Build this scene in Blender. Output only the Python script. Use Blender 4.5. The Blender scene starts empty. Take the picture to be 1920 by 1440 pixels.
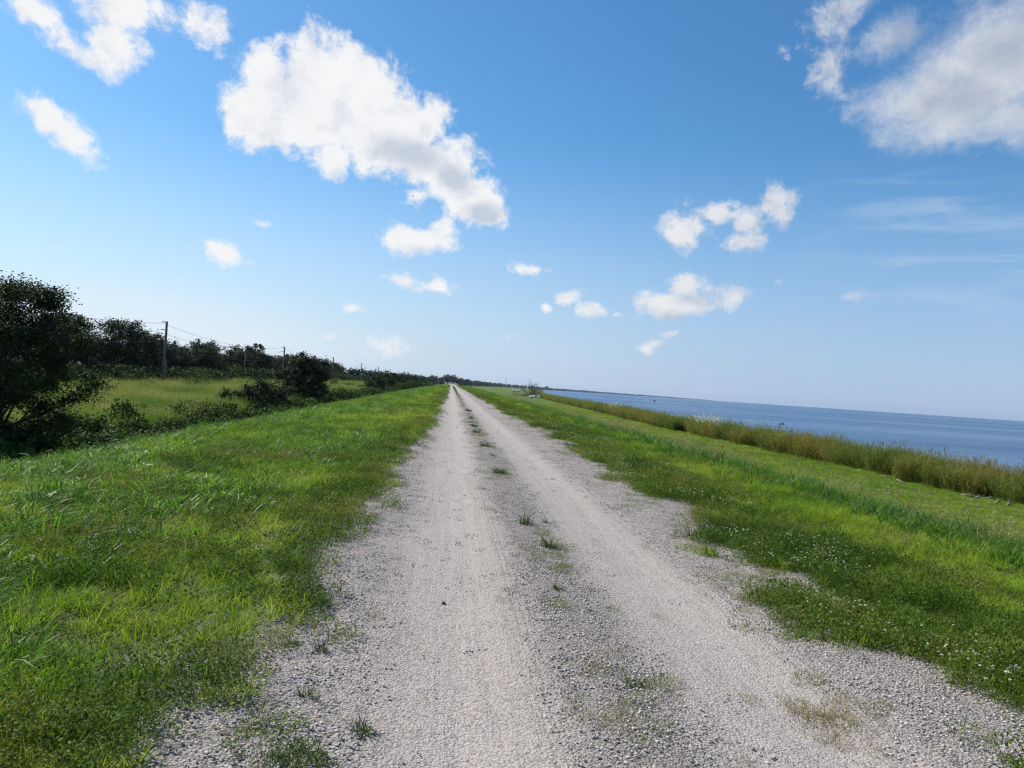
import bpy, math, random
import numpy as np
from mathutils import Vector, Matrix

SC = bpy.context.scene
COL = SC.collection
PI = math.pi

# ------------------------------------------------------------------ camera
F = 1423.0                       # focal length in photo pixels (1920 wide)
PSI, THETA, ROLL = math.radians(4.58), math.radians(0.2), math.radians(3.81)
CAM = Vector((0.0, 0.0, 1.6))
fwd = Vector((math.sin(PSI) * math.cos(THETA), math.cos(PSI) * math.cos(THETA), math.sin(THETA)))
r0 = Vector((math.cos(PSI), -math.sin(PSI), 0))
u0 = r0.cross(fwd)
cup = u0 * math.cos(ROLL) - r0 * math.sin(ROLL)
crt = r0 * math.cos(ROLL) + u0 * math.sin(ROLL)


def ray(px, py):
    return (fwd + crt * ((px - 960) / F) + cup * ((720 - py) / F)).normalized()


def at_z(px, py, z):
    d = ray(px, py)
    return CAM + d * ((z - CAM.z) / d.z)


def at_x(px, py, x):
    d = ray(px, py)
    return CAM + d * (x / d.x)


def azel(px, py):
    d = ray(px, py)
    return math.atan2(d.x, d.y), math.asin(d.z)


cam_d = bpy.data.cameras.new('camera')
cam_d.sensor_fit = 'HORIZONTAL'
cam_d.sensor_width = 36.0
cam_d.lens = F / 1920 * 36.0
cam_d.clip_start = 0.05
cam_d.clip_end = 80000
cam = bpy.data.objects.new('camera', cam_d)
COL.objects.link(cam)
cam.matrix_world = Matrix(((crt.x, cup.x, -fwd.x, CAM.x), (crt.y, cup.y, -fwd.y, CAM.y),
                           (crt.z, cup.z, -fwd.z, CAM.z), (0, 0, 0, 1)))
SC.camera = cam

# ------------------------------------------------------------------ noise
def _hash(ix, iy, seed):
    h = (ix.astype(np.int64) * 374761393 + iy.astype(np.int64) * 668265263 + seed * 982451653) & 0x7fffffff
    h = ((h ^ (h >> 13)) * 1274126177) & 0x7fffffff
    h = h ^ (h >> 16)
    return (h & 0xffff) / 65535.0


def vnoise(x, y, seed=0):
    x = np.asarray(x, float); y = np.asarray(y, float)
    ix = np.floor(x); iy = np.floor(y)
    fx = x - ix; fy = y - iy
    fx = fx * fx * (3 - 2 * fx); fy = fy * fy * (3 - 2 * fy)
    a = _hash(ix, iy, seed); b = _hash(ix + 1, iy, seed)
    c = _hash(ix, iy + 1, seed); d = _hash(ix + 1, iy + 1, seed)
    return (a * (1 - fx) + b * fx) * (1 - fy) + (c * (1 - fx) + d * fx) * fy


def fbm(x, y, seed=0, octv=4):
    s = 0; a = 0.5; t = 0
    for o in range(octv):
        s = s + a * vnoise(x * 2 ** o, y * 2 ** o, seed + o * 17); t += a; a *= 0.5
    return s / t


def sst(e0, e1, x):
    t = np.clip((np.asarray(x, float) - e0) / (e1 - e0), 0, 1)
    return t * t * (3 - 2 * t)

# ------------------------------------------------------------------ terrain
WATER_Z = -4.65
_cx = [-6000, -400, -120, -70, -50, -30, -23.5, -21.5, -19.5, -17.6, -7.0, -5.6, -1, 0.2, 1.0, 1.9, 3.4, 6.8, 8.3, 20, 39, 42, 46, 60, 400, 6000]
_cz = [-3.0, -2.8, -2.9, -3.1, -3.4, -4.0, -4.35, -4.8, -4.8, -4.2, -0.30, -0.14, 0, -0.015, 0.02, -0.015, 0, -0.12, -0.28, -4.0, -4.15, -4.4, -4.9, -6.5, -9, -12]


def shift(X, Y):
    Y = np.asarray(Y, float)
    return np.clip((Y - 150) * 0.05, 0, 20.5) + np.clip((Y - 560) * 0.13, 0, 900)


def ground_z(X, Y):
    X = np.asarray(X, float); Y = np.asarray(Y, float)
    S = shift(X, Y)
    Xs = np.where(X > 20, np.maximum(20, 20 + (X - 20) * 19 / (19 + S)), X)
    Xs = np.where(X > 39 + S, X - S, Xs)
    z = 0
    for o, w in ((-0.5, .25), (0, .5), (0.5, .25)):
        z = z + w * np.interp(Xs + o * np.clip(np.abs(Xs - 1.2) / 5, 0.08, 1), _cx, _cz)
    g = np.clip((np.abs(X - 1.2) - 2.6) / 1.5, 0, 1)
    z = z + g * ((fbm(X * 0.7, Y * 0.7, 3) - .5) * 0.17 + (fbm(X * 2.3, Y * 2.3, 4, 2) - .5) * .07)
    far = sst(20, 35, -X)
    z = z + far * (fbm(X * 0.06, Y * 0.06, 9) - .5) * 0.8
    return z


def gz(x, y):
    return float(ground_z(np.array([x]), np.array([y]))[0])


def edge_l(Y):
    return -0.98 + (fbm(Y * 0.8, Y * 0 + 3.3, 21, 5) - .5) * .75 + 0.25 * sst(10, 30, Y)


def edge_r(Y):
    return 2.92 + (fbm(Y * 0.5, Y * 0 + 7.7, 22, 5) - .5) * 1.5 + 0.60 * sst(6, 15, Y)

# ------------------------------------------------------------------ mesh helpers
def np_mesh(name, V, F_, mat=None, smooth=False, tint=None, mats=None, mi=None):
    """V (n,3); F_ list of arrays of equal-size faces"""
    V = np.asarray(V, np.float32)
    if isinstance(F_, np.ndarray):
        F_ = [F_]
    F_ = [np.asarray(f, np.int32) for f in F_ if len(f)]
    me = bpy.data.meshes.new(name)
    me.vertices.add(len(V)); me.vertices.foreach_set('co', V.ravel())
    loops = np.concatenate([f.ravel() for f in F_])
    tot = np.concatenate([np.full(len(f), f.shape[1], np.int32) for f in F_])
    start = np.concatenate([[0], np.cumsum(tot)[:-1]]).astype(np.int32)
    me.loops.add(len(loops)); me.loops.foreach_set('vertex_index', loops)
    me.polygons.add(len(tot)); me.polygons.foreach_set('loop_start', start)
    me.polygons.foreach_set('use_smooth', np.full(len(tot), smooth, bool))
    if tint is not None:
        a = me.attributes.new('tint', 'FLOAT', 'POINT'); a.data.foreach_set('value', np.asarray(tint, np.float32))
    for m in (mats or ([mat] if mat else [])):
        me.materials.append(m)
    if mi is not None:
        me.polygons.foreach_set('material_index', np.asarray(mi, np.int32))
    me.update(calc_edges=True); me.validate()
    return me


class MB:
    """collects quads/tris, boxes and tubes into one mesh"""
    def __init__(s):
        s.V = []; s.Q = []; s.T = []; s.n = 0; s.tint = []

    def add(s, V, Q=None, T=None, tint=0.5):
        V = np.asarray(V, float)
        if Q is not None and len(Q): s.Q.append(np.asarray(Q) + s.n)
        if T is not None and len(T): s.T.append(np.asarray(T) + s.n)
        s.V.append(V); s.n += len(V)
        s.tint.append(np.broadcast_to(np.asarray(tint, float), (len(V),)))

    def box(s, c, d, rz=0.0, taper=1.0, tint=.5):
        x, y, z = d[0] / 2, d[1] / 2, d[2] / 2
        V = np.array([(-x, -y, -z), (x, -y, -z), (x, y, -z), (-x, y, -z), (-x * taper, -y * taper, z), (x * taper, -y * taper, z), (x * taper, y * taper, z), (-x * taper, y * taper, z)])
        cc, sn = math.cos(rz), math.sin(rz)
        V = np.column_stack([V[:, 0] * cc - V[:, 1] * sn, V[:, 0] * sn + V[:, 1] * cc, V[:, 2]]) + np.array(c)
        s.add(V, [(3, 2, 1, 0), (4, 5, 6, 7), (0, 1, 5, 4), (1, 2, 6, 5), (2, 3, 7, 6), (3, 0, 4, 7)], tint=tint)

    def tube(s, pts, radii, n=6, tint=.5, cap=True):
        P = np.asarray(pts, float); m = len(P)
        R = np.broadcast_to(np.asarray(radii, float), (m,))
        T = np.gradient(P, axis=0); T /= np.linalg.norm(T, axis=1)[:, None] + 1e-9
        ref = np.array([0, 0, 1.0]) if abs(T[0][2]) < .9 else np.array([1.0, 0, 0])
        a = np.cross(T, ref); a /= np.linalg.norm(a, axis=1)[:, None] + 1e-9
        b = np.cross(T, a)
        th = np.arange(n) * 2 * PI / n
        V = (P[:, None, :] + R[:, None, None] * (np.cos(th)[None, :, None] * a[:, None, :] + np.sin(th)[None, :, None] * b[:, None, :])).reshape(-1, 3)
        i = np.arange(m - 1)[:, None] * n; j = np.arange(n)[None, :]; k = (j + 1) % n
        Q = np.stack([i + j, i + k, i + n + k, i + n + j], -1).reshape(-1, 4)
        Tr = []
        if cap:
            V = np.vstack([V, P[0], P[-1]])
            c0 = m * n
            jj = np.arange(n); kk = (jj + 1) % n
            Tr = np.vstack([np.column_stack([np.full(n, c0), kk, jj]), np.column_stack([np.full(n, c0 + 1), (m - 1) * n + jj, (m - 1) * n + kk])])
        s.add(V, Q, Tr, tint)

    def ball(s, c, r, seed=0, rough=0.15, sub=2, tint=.5):
        V, T = ico(sub)
        rng = np.random.default_rng(seed)
        V = V * (1 + rough * (rng.random(len(V))[:, None] - .5) * 2) * np.asarray(r, float)
        s.add(V + np.array(c), T=T, tint=tint)

    def mesh(s, name, mat, smooth=False):
        fs = []
        if s.Q: fs.append(np.concatenate(s.Q))
        if s.T: fs.append(np.concatenate(s.T))
        return np_mesh(name, np.concatenate(s.V), fs, mat, smooth, np.concatenate(s.tint))


_ICO = {}


def ico(sub):
    if sub in _ICO: return _ICO[sub]
    import bmesh
    bm = bmesh.new(); bmesh.ops.create_icosphere(bm, subdivisions=sub, radius=1)
    V = np.array([v.co[:] for v in bm.verts]); T = np.array([[v.index for v in f.verts] for f in bm.faces])
    bm.free(); _ICO[sub] = (V, T)
    return _ICO[sub]


def obj(name, me, parent=None, loc=(0, 0, 0), rz=0.0):
    o = bpy.data.objects.new(name, me); COL.objects.link(o)
    o.location = loc; o.rotation_euler = (0, 0, rz)
    if parent: o.parent = parent
    return o


def tag(o, label=None, cat=None, group=None, kind=None):
    if label: o['label'] = label
    if cat: o['category'] = cat
    if group: o['group'] = group
    if kind: o['kind'] = kind
    return o


def copy_tree(o, parent=None):
    c = o.copy(); COL.objects.link(c)
    if parent: c.parent = parent
    for ch in list(o.children):
        copy_tree(ch, c)
    return c

# ------------------------------------------------------------------ materials
class NT:
    def __init__(s, tree):
        s.t = tree; s.n = tree.nodes; s.l = tree.links

    def new(s, typ, **kw):
        n = s.n.new(typ)
        for k, v in kw.items(): setattr(n, k, v)
        return n

    def set(s, sock, v):
        if isinstance(v, bpy.types.NodeSocket): s.l.new(v, sock)
        elif v is not None: sock.default_value = v

    def math(s, op, a, b=None, c=None, clamp=False):
        n = s.new('ShaderNodeMath', operation=op, use_clamp=clamp)
        for i, v in enumerate((a, b, c)): s.set(n.inputs[i], v)
        return n.outputs[0]

    def vmath(s, op, a, b=None):
        n = s.new('ShaderNodeVectorMath', operation=op)
        s.set(n.inputs[0], a)
        if b is not None: s.set(n.inputs[1], b)
        return n.outputs['Value'] if op in ('LENGTH', 'DOT_PRODUCT') else n.outputs[0]

    def mix(s, f, a, b, blend='MIX'):
        n = s.new('ShaderNodeMix', data_type='RGBA', blend_type=blend)
        s.set(n.inputs[0], f)
        for i, v in ((6, a), (7, b)):
            if isinstance(v, tuple) and len(v) == 3: v = (*v, 1)
            s.set(n.inputs[i], v)
        return n.outputs[2]

    def noise(s, vec, scale, detail=3, rough=.55, dim='3D', dist=0):
        n = s.new('ShaderNodeTexNoise', noise_dimensions=dim)
        if vec is not None: s.l.new(vec, n.inputs['Vector'])
        n.inputs['Scale'].default_value = scale; n.inputs['Detail'].default_value = detail
        n.inputs['Roughness'].default_value = rough; n.inputs['Distortion'].default_value = dist
        return n.outputs[0]

    def voro(s, vec, scale, feature='F1', out='Distance', rand=1.0):
        n = s.new('ShaderNodeTexVoronoi', feature=feature)
        s.l.new(vec, n.inputs['Vector']); n.inputs['Scale'].default_value = scale
        n.inputs['Randomness'].default_value = rand
        return n.outputs[out]

    def smooth(s, v, a, b):
        n = s.new('ShaderNodeMapRange', interpolation_type='SMOOTHSTEP')
        s.set(n.inputs[0], v); n.inputs[1].default_value = a; n.inputs[2].default_value = b
        return n.outputs[0]

    def scale(s, vec, sc, loc=(0, 0, 0)):
        n = s.new('ShaderNodeMapping'); s.l.new(vec, n.inputs[0])
        n.inputs['Scale'].default_value = sc; n.inputs['Location'].default_value = loc
        return n.outputs[0]

    def ramp(s, f, stops):
        n = s.new('ShaderNodeValToRGB'); e = n.color_ramp.elements
        while len(e) < len(stops): e.new(0.5)
        for el, (p, c) in zip(e, stops):
            el.position = p; el.color = (*c, 1)
        s.set(n.inputs[0], f)
        return n.outputs[0]


def material(name):
    m = bpy.data.materials.new(name); m.use_nodes = True
    nt = NT(m.node_tree)
    b = m.node_tree.nodes['Principled BSDF']
    return m, nt, b, m.node_tree.nodes['Material Output']


def leaf_mat(name, stops, rough=.5, trans=.35, spec=.35, inst=True, tcol=1.25):
    m, nt, b, out = material(name)
    a = nt.new('ShaderNodeAttribute', attribute_name='tint').outputs['Fac']
    if inst:
        i = nt.new('ShaderNodeAttribute', attribute_name='tnt', attribute_type='INSTANCER').outputs['Fac']
        f = nt.math('ADD', nt.math('MULTIPLY', a, .45), nt.math('MULTIPLY', i, .55))
    else:
        rnd = nt.new('ShaderNodeObjectInfo').outputs['Random']
        f = nt.math('ADD', nt.math('MULTIPLY', a, .75), nt.math('MULTIPLY', rnd, .25))
    c = nt.ramp(f, stops)
    nt.set(b.inputs['Base Color'], c)
    b.inputs['Roughness'].default_value = rough
    b.inputs['Specular IOR Level'].default_value = spec
    tr = nt.new('ShaderNodeBsdfTranslucent')
    tc = nt.mix(1.0, c, (tcol, tcol * 1.05, tcol * .6), 'MULTIPLY')
    nt.set(tr.inputs[0], tc)
    mx = nt.new('ShaderNodeMixShader'); mx.inputs[0].default_value = trans
    nt.l.new(b.outputs[0], mx.inputs[1]); nt.l.new(tr.outputs[0], mx.inputs[2])
    nt.l.new(mx.outputs[0], out.inputs[0])
    return m


def simple_mat(name, col, col2=None, scale=8.0, rough=.7, metal=0.0, bump=0.0, stretch=(1, 1, 1)):
    m, nt, b, out = material(name)
    co = nt.new('ShaderNodeTexCoord').outputs['Object']
    v = nt.scale(co, stretch)
    nz = nt.noise(v, scale, 4)
    c2 = col2 or tuple(x * .75 for x in col)
    nt.set(b.inputs['Base Color'], nt.mix(nt.smooth(nz, .35, .65), col, c2))
    b.inputs['Roughness'].default_value = rough; b.inputs['Metallic'].default_value = metal
    if bump:
        bn = nt.new('ShaderNodeBump'); bn.inputs['Strength'].default_value = bump; bn.inputs['Distance'].default_value = .02
        nt.l.new(nz, bn.inputs['Height']); nt.l.new(bn.outputs[0], b.inputs['Normal'])
    return m


M = {}
M['fine'] = leaf_mat('fine_grass_blades', [(0, (.066, .135, .012)), (.35, (.145, .255, .018)), (.7, (.260, .370, .028)), (1, (.38, .37, .09))], .6, .42, .15)
M['coarse'] = leaf_mat('coarse_grass_blades', [(0, (.030, .095, .014)), (.4, (.085, .195, .020)), (.8, (.165, .290, .035)), (1, (.28, .33, .11))], .46, .46, .2)
M['clover'] = leaf_mat('creeping_weed_leaves', [(0, (.024, .056, .006)), (.42, (.078, .142, .013)), (.75, (.165, .210, .030)), (1, (.25, .175, .075))], .65, .3, .15)
M['straw'] = leaf_mat('dry_grass_straw', [(0, (.24, .20, .09)), (1, (.42, .36, .20))], .7, .3)
M['petal'] = leaf_mat('white_petals', [(0, (.62, .60, .52)), (1, (.80, .79, .74))], .6, .3)
M['plume'] = leaf_mat('pale_plumes', [(0, (.62, .58, .50)), (1, (.80, .77, .72))], .7, .35)
M['reed'] = leaf_mat('reed_leaves', [(0, (.065, .110, .022)), (.35, (.130, .175, .032)), (.65, (.225, .225, .050)), (.85, (.26, .20, .07)), (1, (.18, .10, .045))], .6, .4, .15)
M['field'] = leaf_mat('field_grass_blades', [(0, (.055, .130, .024)), (.4, (.130, .205, .042)), (.75, (.225, .260, .080)), (1, (.38, .35, .16))], .65, .4, .1)
M['brush'] = leaf_mat('brush_leaves', [(0, (.014, .032, .006)), (.55, (.040, .078, .011)), (1, (.11, .16, .028))], .65, .2, .1)
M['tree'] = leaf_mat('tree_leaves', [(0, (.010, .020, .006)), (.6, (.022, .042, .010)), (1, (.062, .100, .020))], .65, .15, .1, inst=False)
M['bark'] = simple_mat('rough_bark', (.10, .075, .055), (.045, .035, .028), 6, .9, bump=.5, stretch=(3, 3, .6))
M['deadwood'] = simple_mat('bare_dead_wood', (.115, .085, .075), (.055, .042, .038), 4, .9, bump=.4)
M['driftwood'] = simple_mat('bleached_driftwood', (.27, .24, .20), (.18, .16, .13), 10, .85, bump=.4, stretch=(1, 1, 4))
M['polewood'] = simple_mat('weathered_pole_wood', (.17, .15, .135), (.11, .095, .085), 5, .85, bump=.3, stretch=(4, 4, .3))
M['metal'] = simple_mat('dull_grey_metal', (.25, .25, .26), (.18, .18, .19), 5, .45, .7)
M['wire'] = simple_mat('power_wire', (.10, .10, .11), None, 2, .5, .5)
M['porcelain'] = simple_mat('grey_insulator', (.28, .29, .31), None, 5, .3)
M['whitepaint'] = simple_mat('white_car_paint', (.80, .80, .80), (.74, .74, .74), 3, .3)
M['glass'] = simple_mat('dark_window_glass', (.02, .025, .03), (.03, .035, .04), 3, .08)
M['rubber'] = simple_mat('black_rubber', (.025, .025, .025), (.035, .035, .035), 8, .8)
M['darkstone'] = simple_mat('dark_stone', (.05, .048, .045), (.10, .095, .09), 60, .85, bump=.3)
M['rubble'] = simple_mat('pale_rubble', (.55, .52, .48), (.36, .34, .31), 2, .9, bump=.4)
M['feather'] = simple_mat('dark_feathers', (.02, .02, .022), (.035, .033, .03), 9, .7)
M['redboard'] = simple_mat('dark_marker_board', (.045, .03, .03), (.03, .03, .035), 4, .6)

# gravel stone
def stone_mat():
    m, nt, b, out = material('gravel_stone')
    a = nt.new('ShaderNodeAttribute', attribute_name='tint').outputs['Fac']
    c = nt.ramp(a, [(0, (.12, .108, .10)), (.14, (.33, .29, .26)), (.6, (.47, .42, .38)), (1, (.60, .55, .50))])
    nt.set(b.inputs['Base Color'], c); b.inputs['Roughness'].default_value = .9
    b.inputs['Specular IOR Level'].default_value = .2
    return m


M['stone'] = stone_mat()


def road_mat():
    m, nt, b, out = material('crushed_limestone_gravel')
    P = nt.new('ShaderNodeTexCoord').outputs['Object']
    sep = nt.new('ShaderNodeSeparateXYZ'); nt.l.new(P, sep.inputs[0])
    X, Y = sep.outputs[0], sep.outputs[1]
    wob = nt.noise(nt.scale(P, (.3, .12, 1)), 1.0, 3)
    Xw = nt.math('ADD', X, nt.math('MULTIPLY', nt.math('SUBTRACT', wob, .5), .5))

    def bell(c, w):
        d = nt.math('DIVIDE', nt.math('SUBTRACT', Xw, c), w)
        return nt.math('POWER', 2.718, nt.math('MULTIPLY', nt.math('MULTIPLY', d, d), -1.0))
    def plate(c, w):
        return nt.smooth(nt.math('ABSOLUTE', nt.math('SUBTRACT', Xw, c)), w + .28, w - .26)
    trk = nt.math('ADD', plate(.14, .46), plate(1.78, .46), clamp=True)
    trk2 = nt.math('ADD', bell(.20, .20), bell(1.84, .26), clamp=True)
    streak = nt.noise(nt.scale(P, (9, .35, 1)), 1.0, 4)
    big = nt.noise(P, .9, 4)
    base = nt.mix(nt.smooth(big, .3, .7), (.320, .284, .258), (.385, .342, .312))
    base = nt.mix(nt.math('MULTIPLY', trk, .75), base, (.44, .39, .35))
    base = nt.mix(nt.math('MULTIPLY', nt.math('MULTIPLY', trk2, nt.smooth(streak, .35, .7)), .5), base, (.53, .47, .425))
    base = nt.mix(nt.math('MULTIPLY', bell(.97, .26), .5), base, (.165, .145, .126))
    fines = nt.noise(nt.scale(P, (1, .5, 1)), 55, 4, .75)
    base = nt.mix(nt.math('MULTIPLY', nt.smooth(fines, .50, .68), .48), base, (.17, .15, .132))
    base = nt.mix(nt.math('MULTIPLY', nt.math('MULTIPLY', nt.smooth(streak, .52, .75), trk), .32), base, (.25, .215, .19))
    # fine stones: colour of each pebble
    cellv = nt.voro(P, 62, out='Color')
    csep = nt.new('ShaderNodeSeparateColor'); nt.l.new(cellv, csep.inputs[0])
    rough_mask = nt.math('SUBTRACT', 1.0, nt.math('MULTIPLY', trk, .52))
    dark = nt.math('MULTIPLY', nt.smooth(csep.outputs[0], .62, .9), rough_mask)
    base = nt.mix(nt.math('MULTIPLY', dark, .72), base, (.08, .07, .062))
    light = nt.math('MULTIPLY', nt.smooth(csep.outputs[1], .7, .95), rough_mask)
    base = nt.mix(nt.math('MULTIPLY', light, .5), base, (.47, .43, .39))
    # brown dry patches at the verge
    vn = nt.noise(P, 1.3, 5, .6)
    verge = nt.math('ADD', nt.smooth(X, 2.6, 4.2), nt.smooth(nt.math('MULTIPLY', X, -1.0), .55, 1.5), clamp=True)
    base = nt.mix(nt.math('MULTIPLY', nt.math('MULTIPLY', nt.smooth(vn, .46, .66), verge), .55), base, (.15, .12, .07))
    # trodden soil with thin growth where the gravel gives out under the grass
    sn = nt.noise(P, 2.2, 5, .65)
    out_m = nt.math('MAXIMUM', nt.smooth(nt.math('ADD', X, nt.math('MULTIPLY', sn, 1.6)), 4.1, 5.3), nt.smooth(nt.math('ADD', nt.math('MULTIPLY', X, -1.0), nt.math('MULTIPLY', sn, 1.6)), 1.9, 2.9))
    soil = nt.mix(nt.smooth(nt.noise(P, 24, 4, .7), .38, .62), (.055, .060, .022), (.13, .12, .06))
    base = nt.mix(nt.math('MULTIPLY', out_m, .92), base, soil)
    nt.set(b.inputs['Base Color'], base)
    b.inputs['Roughness'].default_value = .95; b.inputs['Specular IOR Level'].default_value = .15
    # relief
    v1 = nt.math('SUBTRACT', 1.0, nt.voro(P, 62))
    v2 = nt.math('SUBTRACT', 1.0, nt.voro(P, 140))
    nz = nt.noise(P, 30, 5, .65)
    h = nt.math('ADD', nt.math('MULTIPLY', v1, nt.math('MULTIPLY', rough_mask, .014)), nt.math('MULTIPLY', v2, .0035))
    h = nt.math('ADD', h, nt.math('MULTIPLY', nz, .012))
    h = nt.math('ADD', h, nt.math('MULTIPLY', streak, .014))

    def line(c, w, dep):
        d = nt.math('DIVIDE', nt.math('SUBTRACT', nt.math('ADD', X, nt.math('MULTIPLY', nt.noise(nt.scale(P, (0, .4, 0)), 1, 2), .08)), c), w)
        return nt.math('MULTIPLY', nt.math('POWER', 2.718, nt.math('MULTIPLY', nt.math('MULTIPLY', d, d), -1.0)), dep)
    for c, w, dep in ((.605, .010, -.0028), (.655, .010, -.0028), (2.36, .014, .005), (2.47, .014, .005), (2.30, .012, -.004)):
        h = nt.math('ADD', h, line(c, w, dep))
    bn = nt.new('ShaderNodeBump'); bn.inputs['Strength'].default_value = 1.0; bn.inputs['Distance'].default_value = 1.0
    nt.l.new(h, bn.inputs['Height']); nt.l.new(bn.outputs[0], b.inputs['Normal'])
    return m


def ground_mat():
    m, nt, b, out = material('grassy_soil')
    P = nt.new('ShaderNodeTexCoord').outputs['Object']
    sep = nt.new('ShaderNodeSeparateXYZ'); nt.l.new(P, sep.inputs[0])
    X, Y = sep.outputs[0], sep.outputs[1]
    n1 = nt.noise(P, .5, 6, .6); n2 = nt.noise(P, 6, 5, .7); n3 = nt.noise(P, 28, 3, .7)
    nn = nt.math('ADD', nt.math('MULTIPLY', n1, .4), nt.math('ADD', nt.math('MULTIPLY', n2, .35), nt.math('MULTIPLY', n3, .25)))
    crest = nt.ramp(nn, [(.36, (.028, .052, .010)), (.48, (.058, .118, .014)), (.58, (.095, .175, .018)), (.70, (.15, .20, .04))])
    berm = nt.ramp(nn, [(.36, (.045, .080, .014)), (.5, (.095, .145, .024)), (.62, (.155, .185, .042)), (.74, (.22, .21, .08))])
    field = nt.ramp(nn, [(.36, (.03, .05, .014)), (.6, (.085, .11, .03))])
    c = nt.mix(nt.smooth(X, 9, 17), crest, berm)
    c = nt.mix(nt.smooth(nt.math('MULTIPLY', X, -1), 15, 18), c, field)
    soil = nt.mix(n3, (.040, .034, .022), (.075, .062, .042))
    near = nt.math('MULTIPLY', nt.smooth(nt.math('MULTIPLY', Y, -1), -26, -8), .55)
    c = nt.mix(near, c, soil)
    nt.set(b.inputs['Base Color'], c)
    b.inputs['Roughness'].default_value = .95; b.inputs['Specular IOR Level'].default_value = .1
    bn = nt.new('ShaderNodeBump'); bn.inputs['Strength'].default_value = 1.0; bn.inputs['Distance'].default_value = .25
    nt.l.new(nn, bn.inputs['Height']); nt.l.new(bn.outputs[0], b.inputs['Normal'])
    return m


def water_mat():
    m, nt, b, out = material('lake_water')
    P = nt.new('ShaderNodeTexCoord').outputs['Object']
    band = nt.noise(nt.scale(P, (.0016, .012, 1)), 1.0, 4, .55)
    f = nt.smooth(band, .28, .76)
    nt.set(b.inputs['Base Color'], nt.mix(f, (.034, .080, .170), (.052, .110, .205)))
    nt.set(b.inputs['Roughness'], nt.math('ADD', .34, nt.math('MULTIPLY', f, -.14)))
    b.inputs['IOR'].default_value = 1.33
    w = nt.noise(nt.scale(P, (1, 1.6, 1)), .9, 5, .6)
    w2 = nt.noise(nt.scale(P, (1, 1.5, 1)), .12, 3, .5)
    h = nt.math('ADD', nt.math('MULTIPLY', w, .22), nt.math('MULTIPLY', w2, .9))
    bn = nt.new('ShaderNodeBump'); bn.inputs['Strength'].default_value = 1.0; bn.inputs['Distance'].default_value = 1.0
    nt.l.new(h, bn.inputs['Height']); nt.l.new(bn.outputs[0], b.inputs['Normal'])
    return m


M['road'] = road_mat(); M['ground'] = ground_mat(); M['water'] = water_mat()

# ------------------------------------------------------------------ setting sheets
def grid_mesh(name, xs, ys, zf, mat):
    Xg, Yg = np.meshgrid(xs, ys)
    Z = zf(Xg, Yg)
    V = np.column_stack([Xg.ravel(), Yg.ravel(), np.asarray(Z).ravel()])
    nx, ny = len(xs), len(ys)
    i = np.arange(ny - 1)[:, None] * nx + np.arange(nx - 1)[None, :]
    Q = np.stack([i, i + 1, i + 1 + nx, i + nx], -1).reshape(-1, 4)
    return np_mesh(name, V, Q, mat, True)


def spaced(a, b, s0, growth):
    out = [a]; s = s0
    while out[-1] < b:
        out.append(out[-1] + s); s *= growth
    return np.array(out)


xs = np.unique(np.round(np.concatenate([-spaced(60, 6500, 4, 1.25)[::-1], np.arange(-60, -10, 1.0), np.arange(-10, 12, .25), np.arange(12, 60, 1.0), spaced(60, 9000, 4, 1.2)]), 3))
ys = np.unique(np.round(np.concatenate([-spaced(2, 400, .6, 1.2)[::-1], np.arange(-2, 20, .25), spaced(20, 9000, .4, 1.035)]), 3))


def ground_surface(X, Y):
    z = ground_z(X, Y)
    under = (X > -2.7) & (X < 5.7)
    return z - 0.03 * np.where(under, 1, 0)


tag(obj('ground', grid_mesh('ground', xs, ys, ground_surface, M['ground'])), 'grassy levee with sloping sides, berm and field beside the lake', 'ground', kind='structure')


def road_surface(X, Y):
    z = ground_z(X, Y)
    t = np.exp(-((X - .2) / .4) ** 2) + np.exp(-((X - 1.9) / .4) ** 2)
    z = z - .02 * t + (fbm(X * 1.5, Y * .8, 31) - .5) * .03 + (fbm(X * 7, Y * 7, 33, 3) - .5) * .012
    e = np.minimum(sst(-2.95, -2.5, X), 1 - sst(5.5, 5.95, X))
    return z - (1 - e) * .06 + .004


rys = np.unique(np.round(np.concatenate([np.arange(-8, 14, .06), spaced(14, 1300, .08, 1.03)]), 3))
tag(obj('gravel_road', grid_mesh('gravel_road', np.arange(-2.95, 5.96, .06), rys, road_surface, M['road'])), 'pale gravel road with two wheel tracks running along the levee crest', 'road', kind='structure')

wx = np.concatenate([[20, 60, 120, 300, 800], np.linspace(2000, 14000, 12)])
wy = np.concatenate([[-3000, -500, -50, 0, 50, 200, 600, 1500], np.linspace(2500, 9800, 10)])
tag(obj('lake_water', grid_mesh('lake_water', wx, wy, lambda X, Y: X * 0 + WATER_Z, M['water'])), 'wide blue lake reaching the horizon beyond the reeds', 'water', kind='structure')

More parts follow.
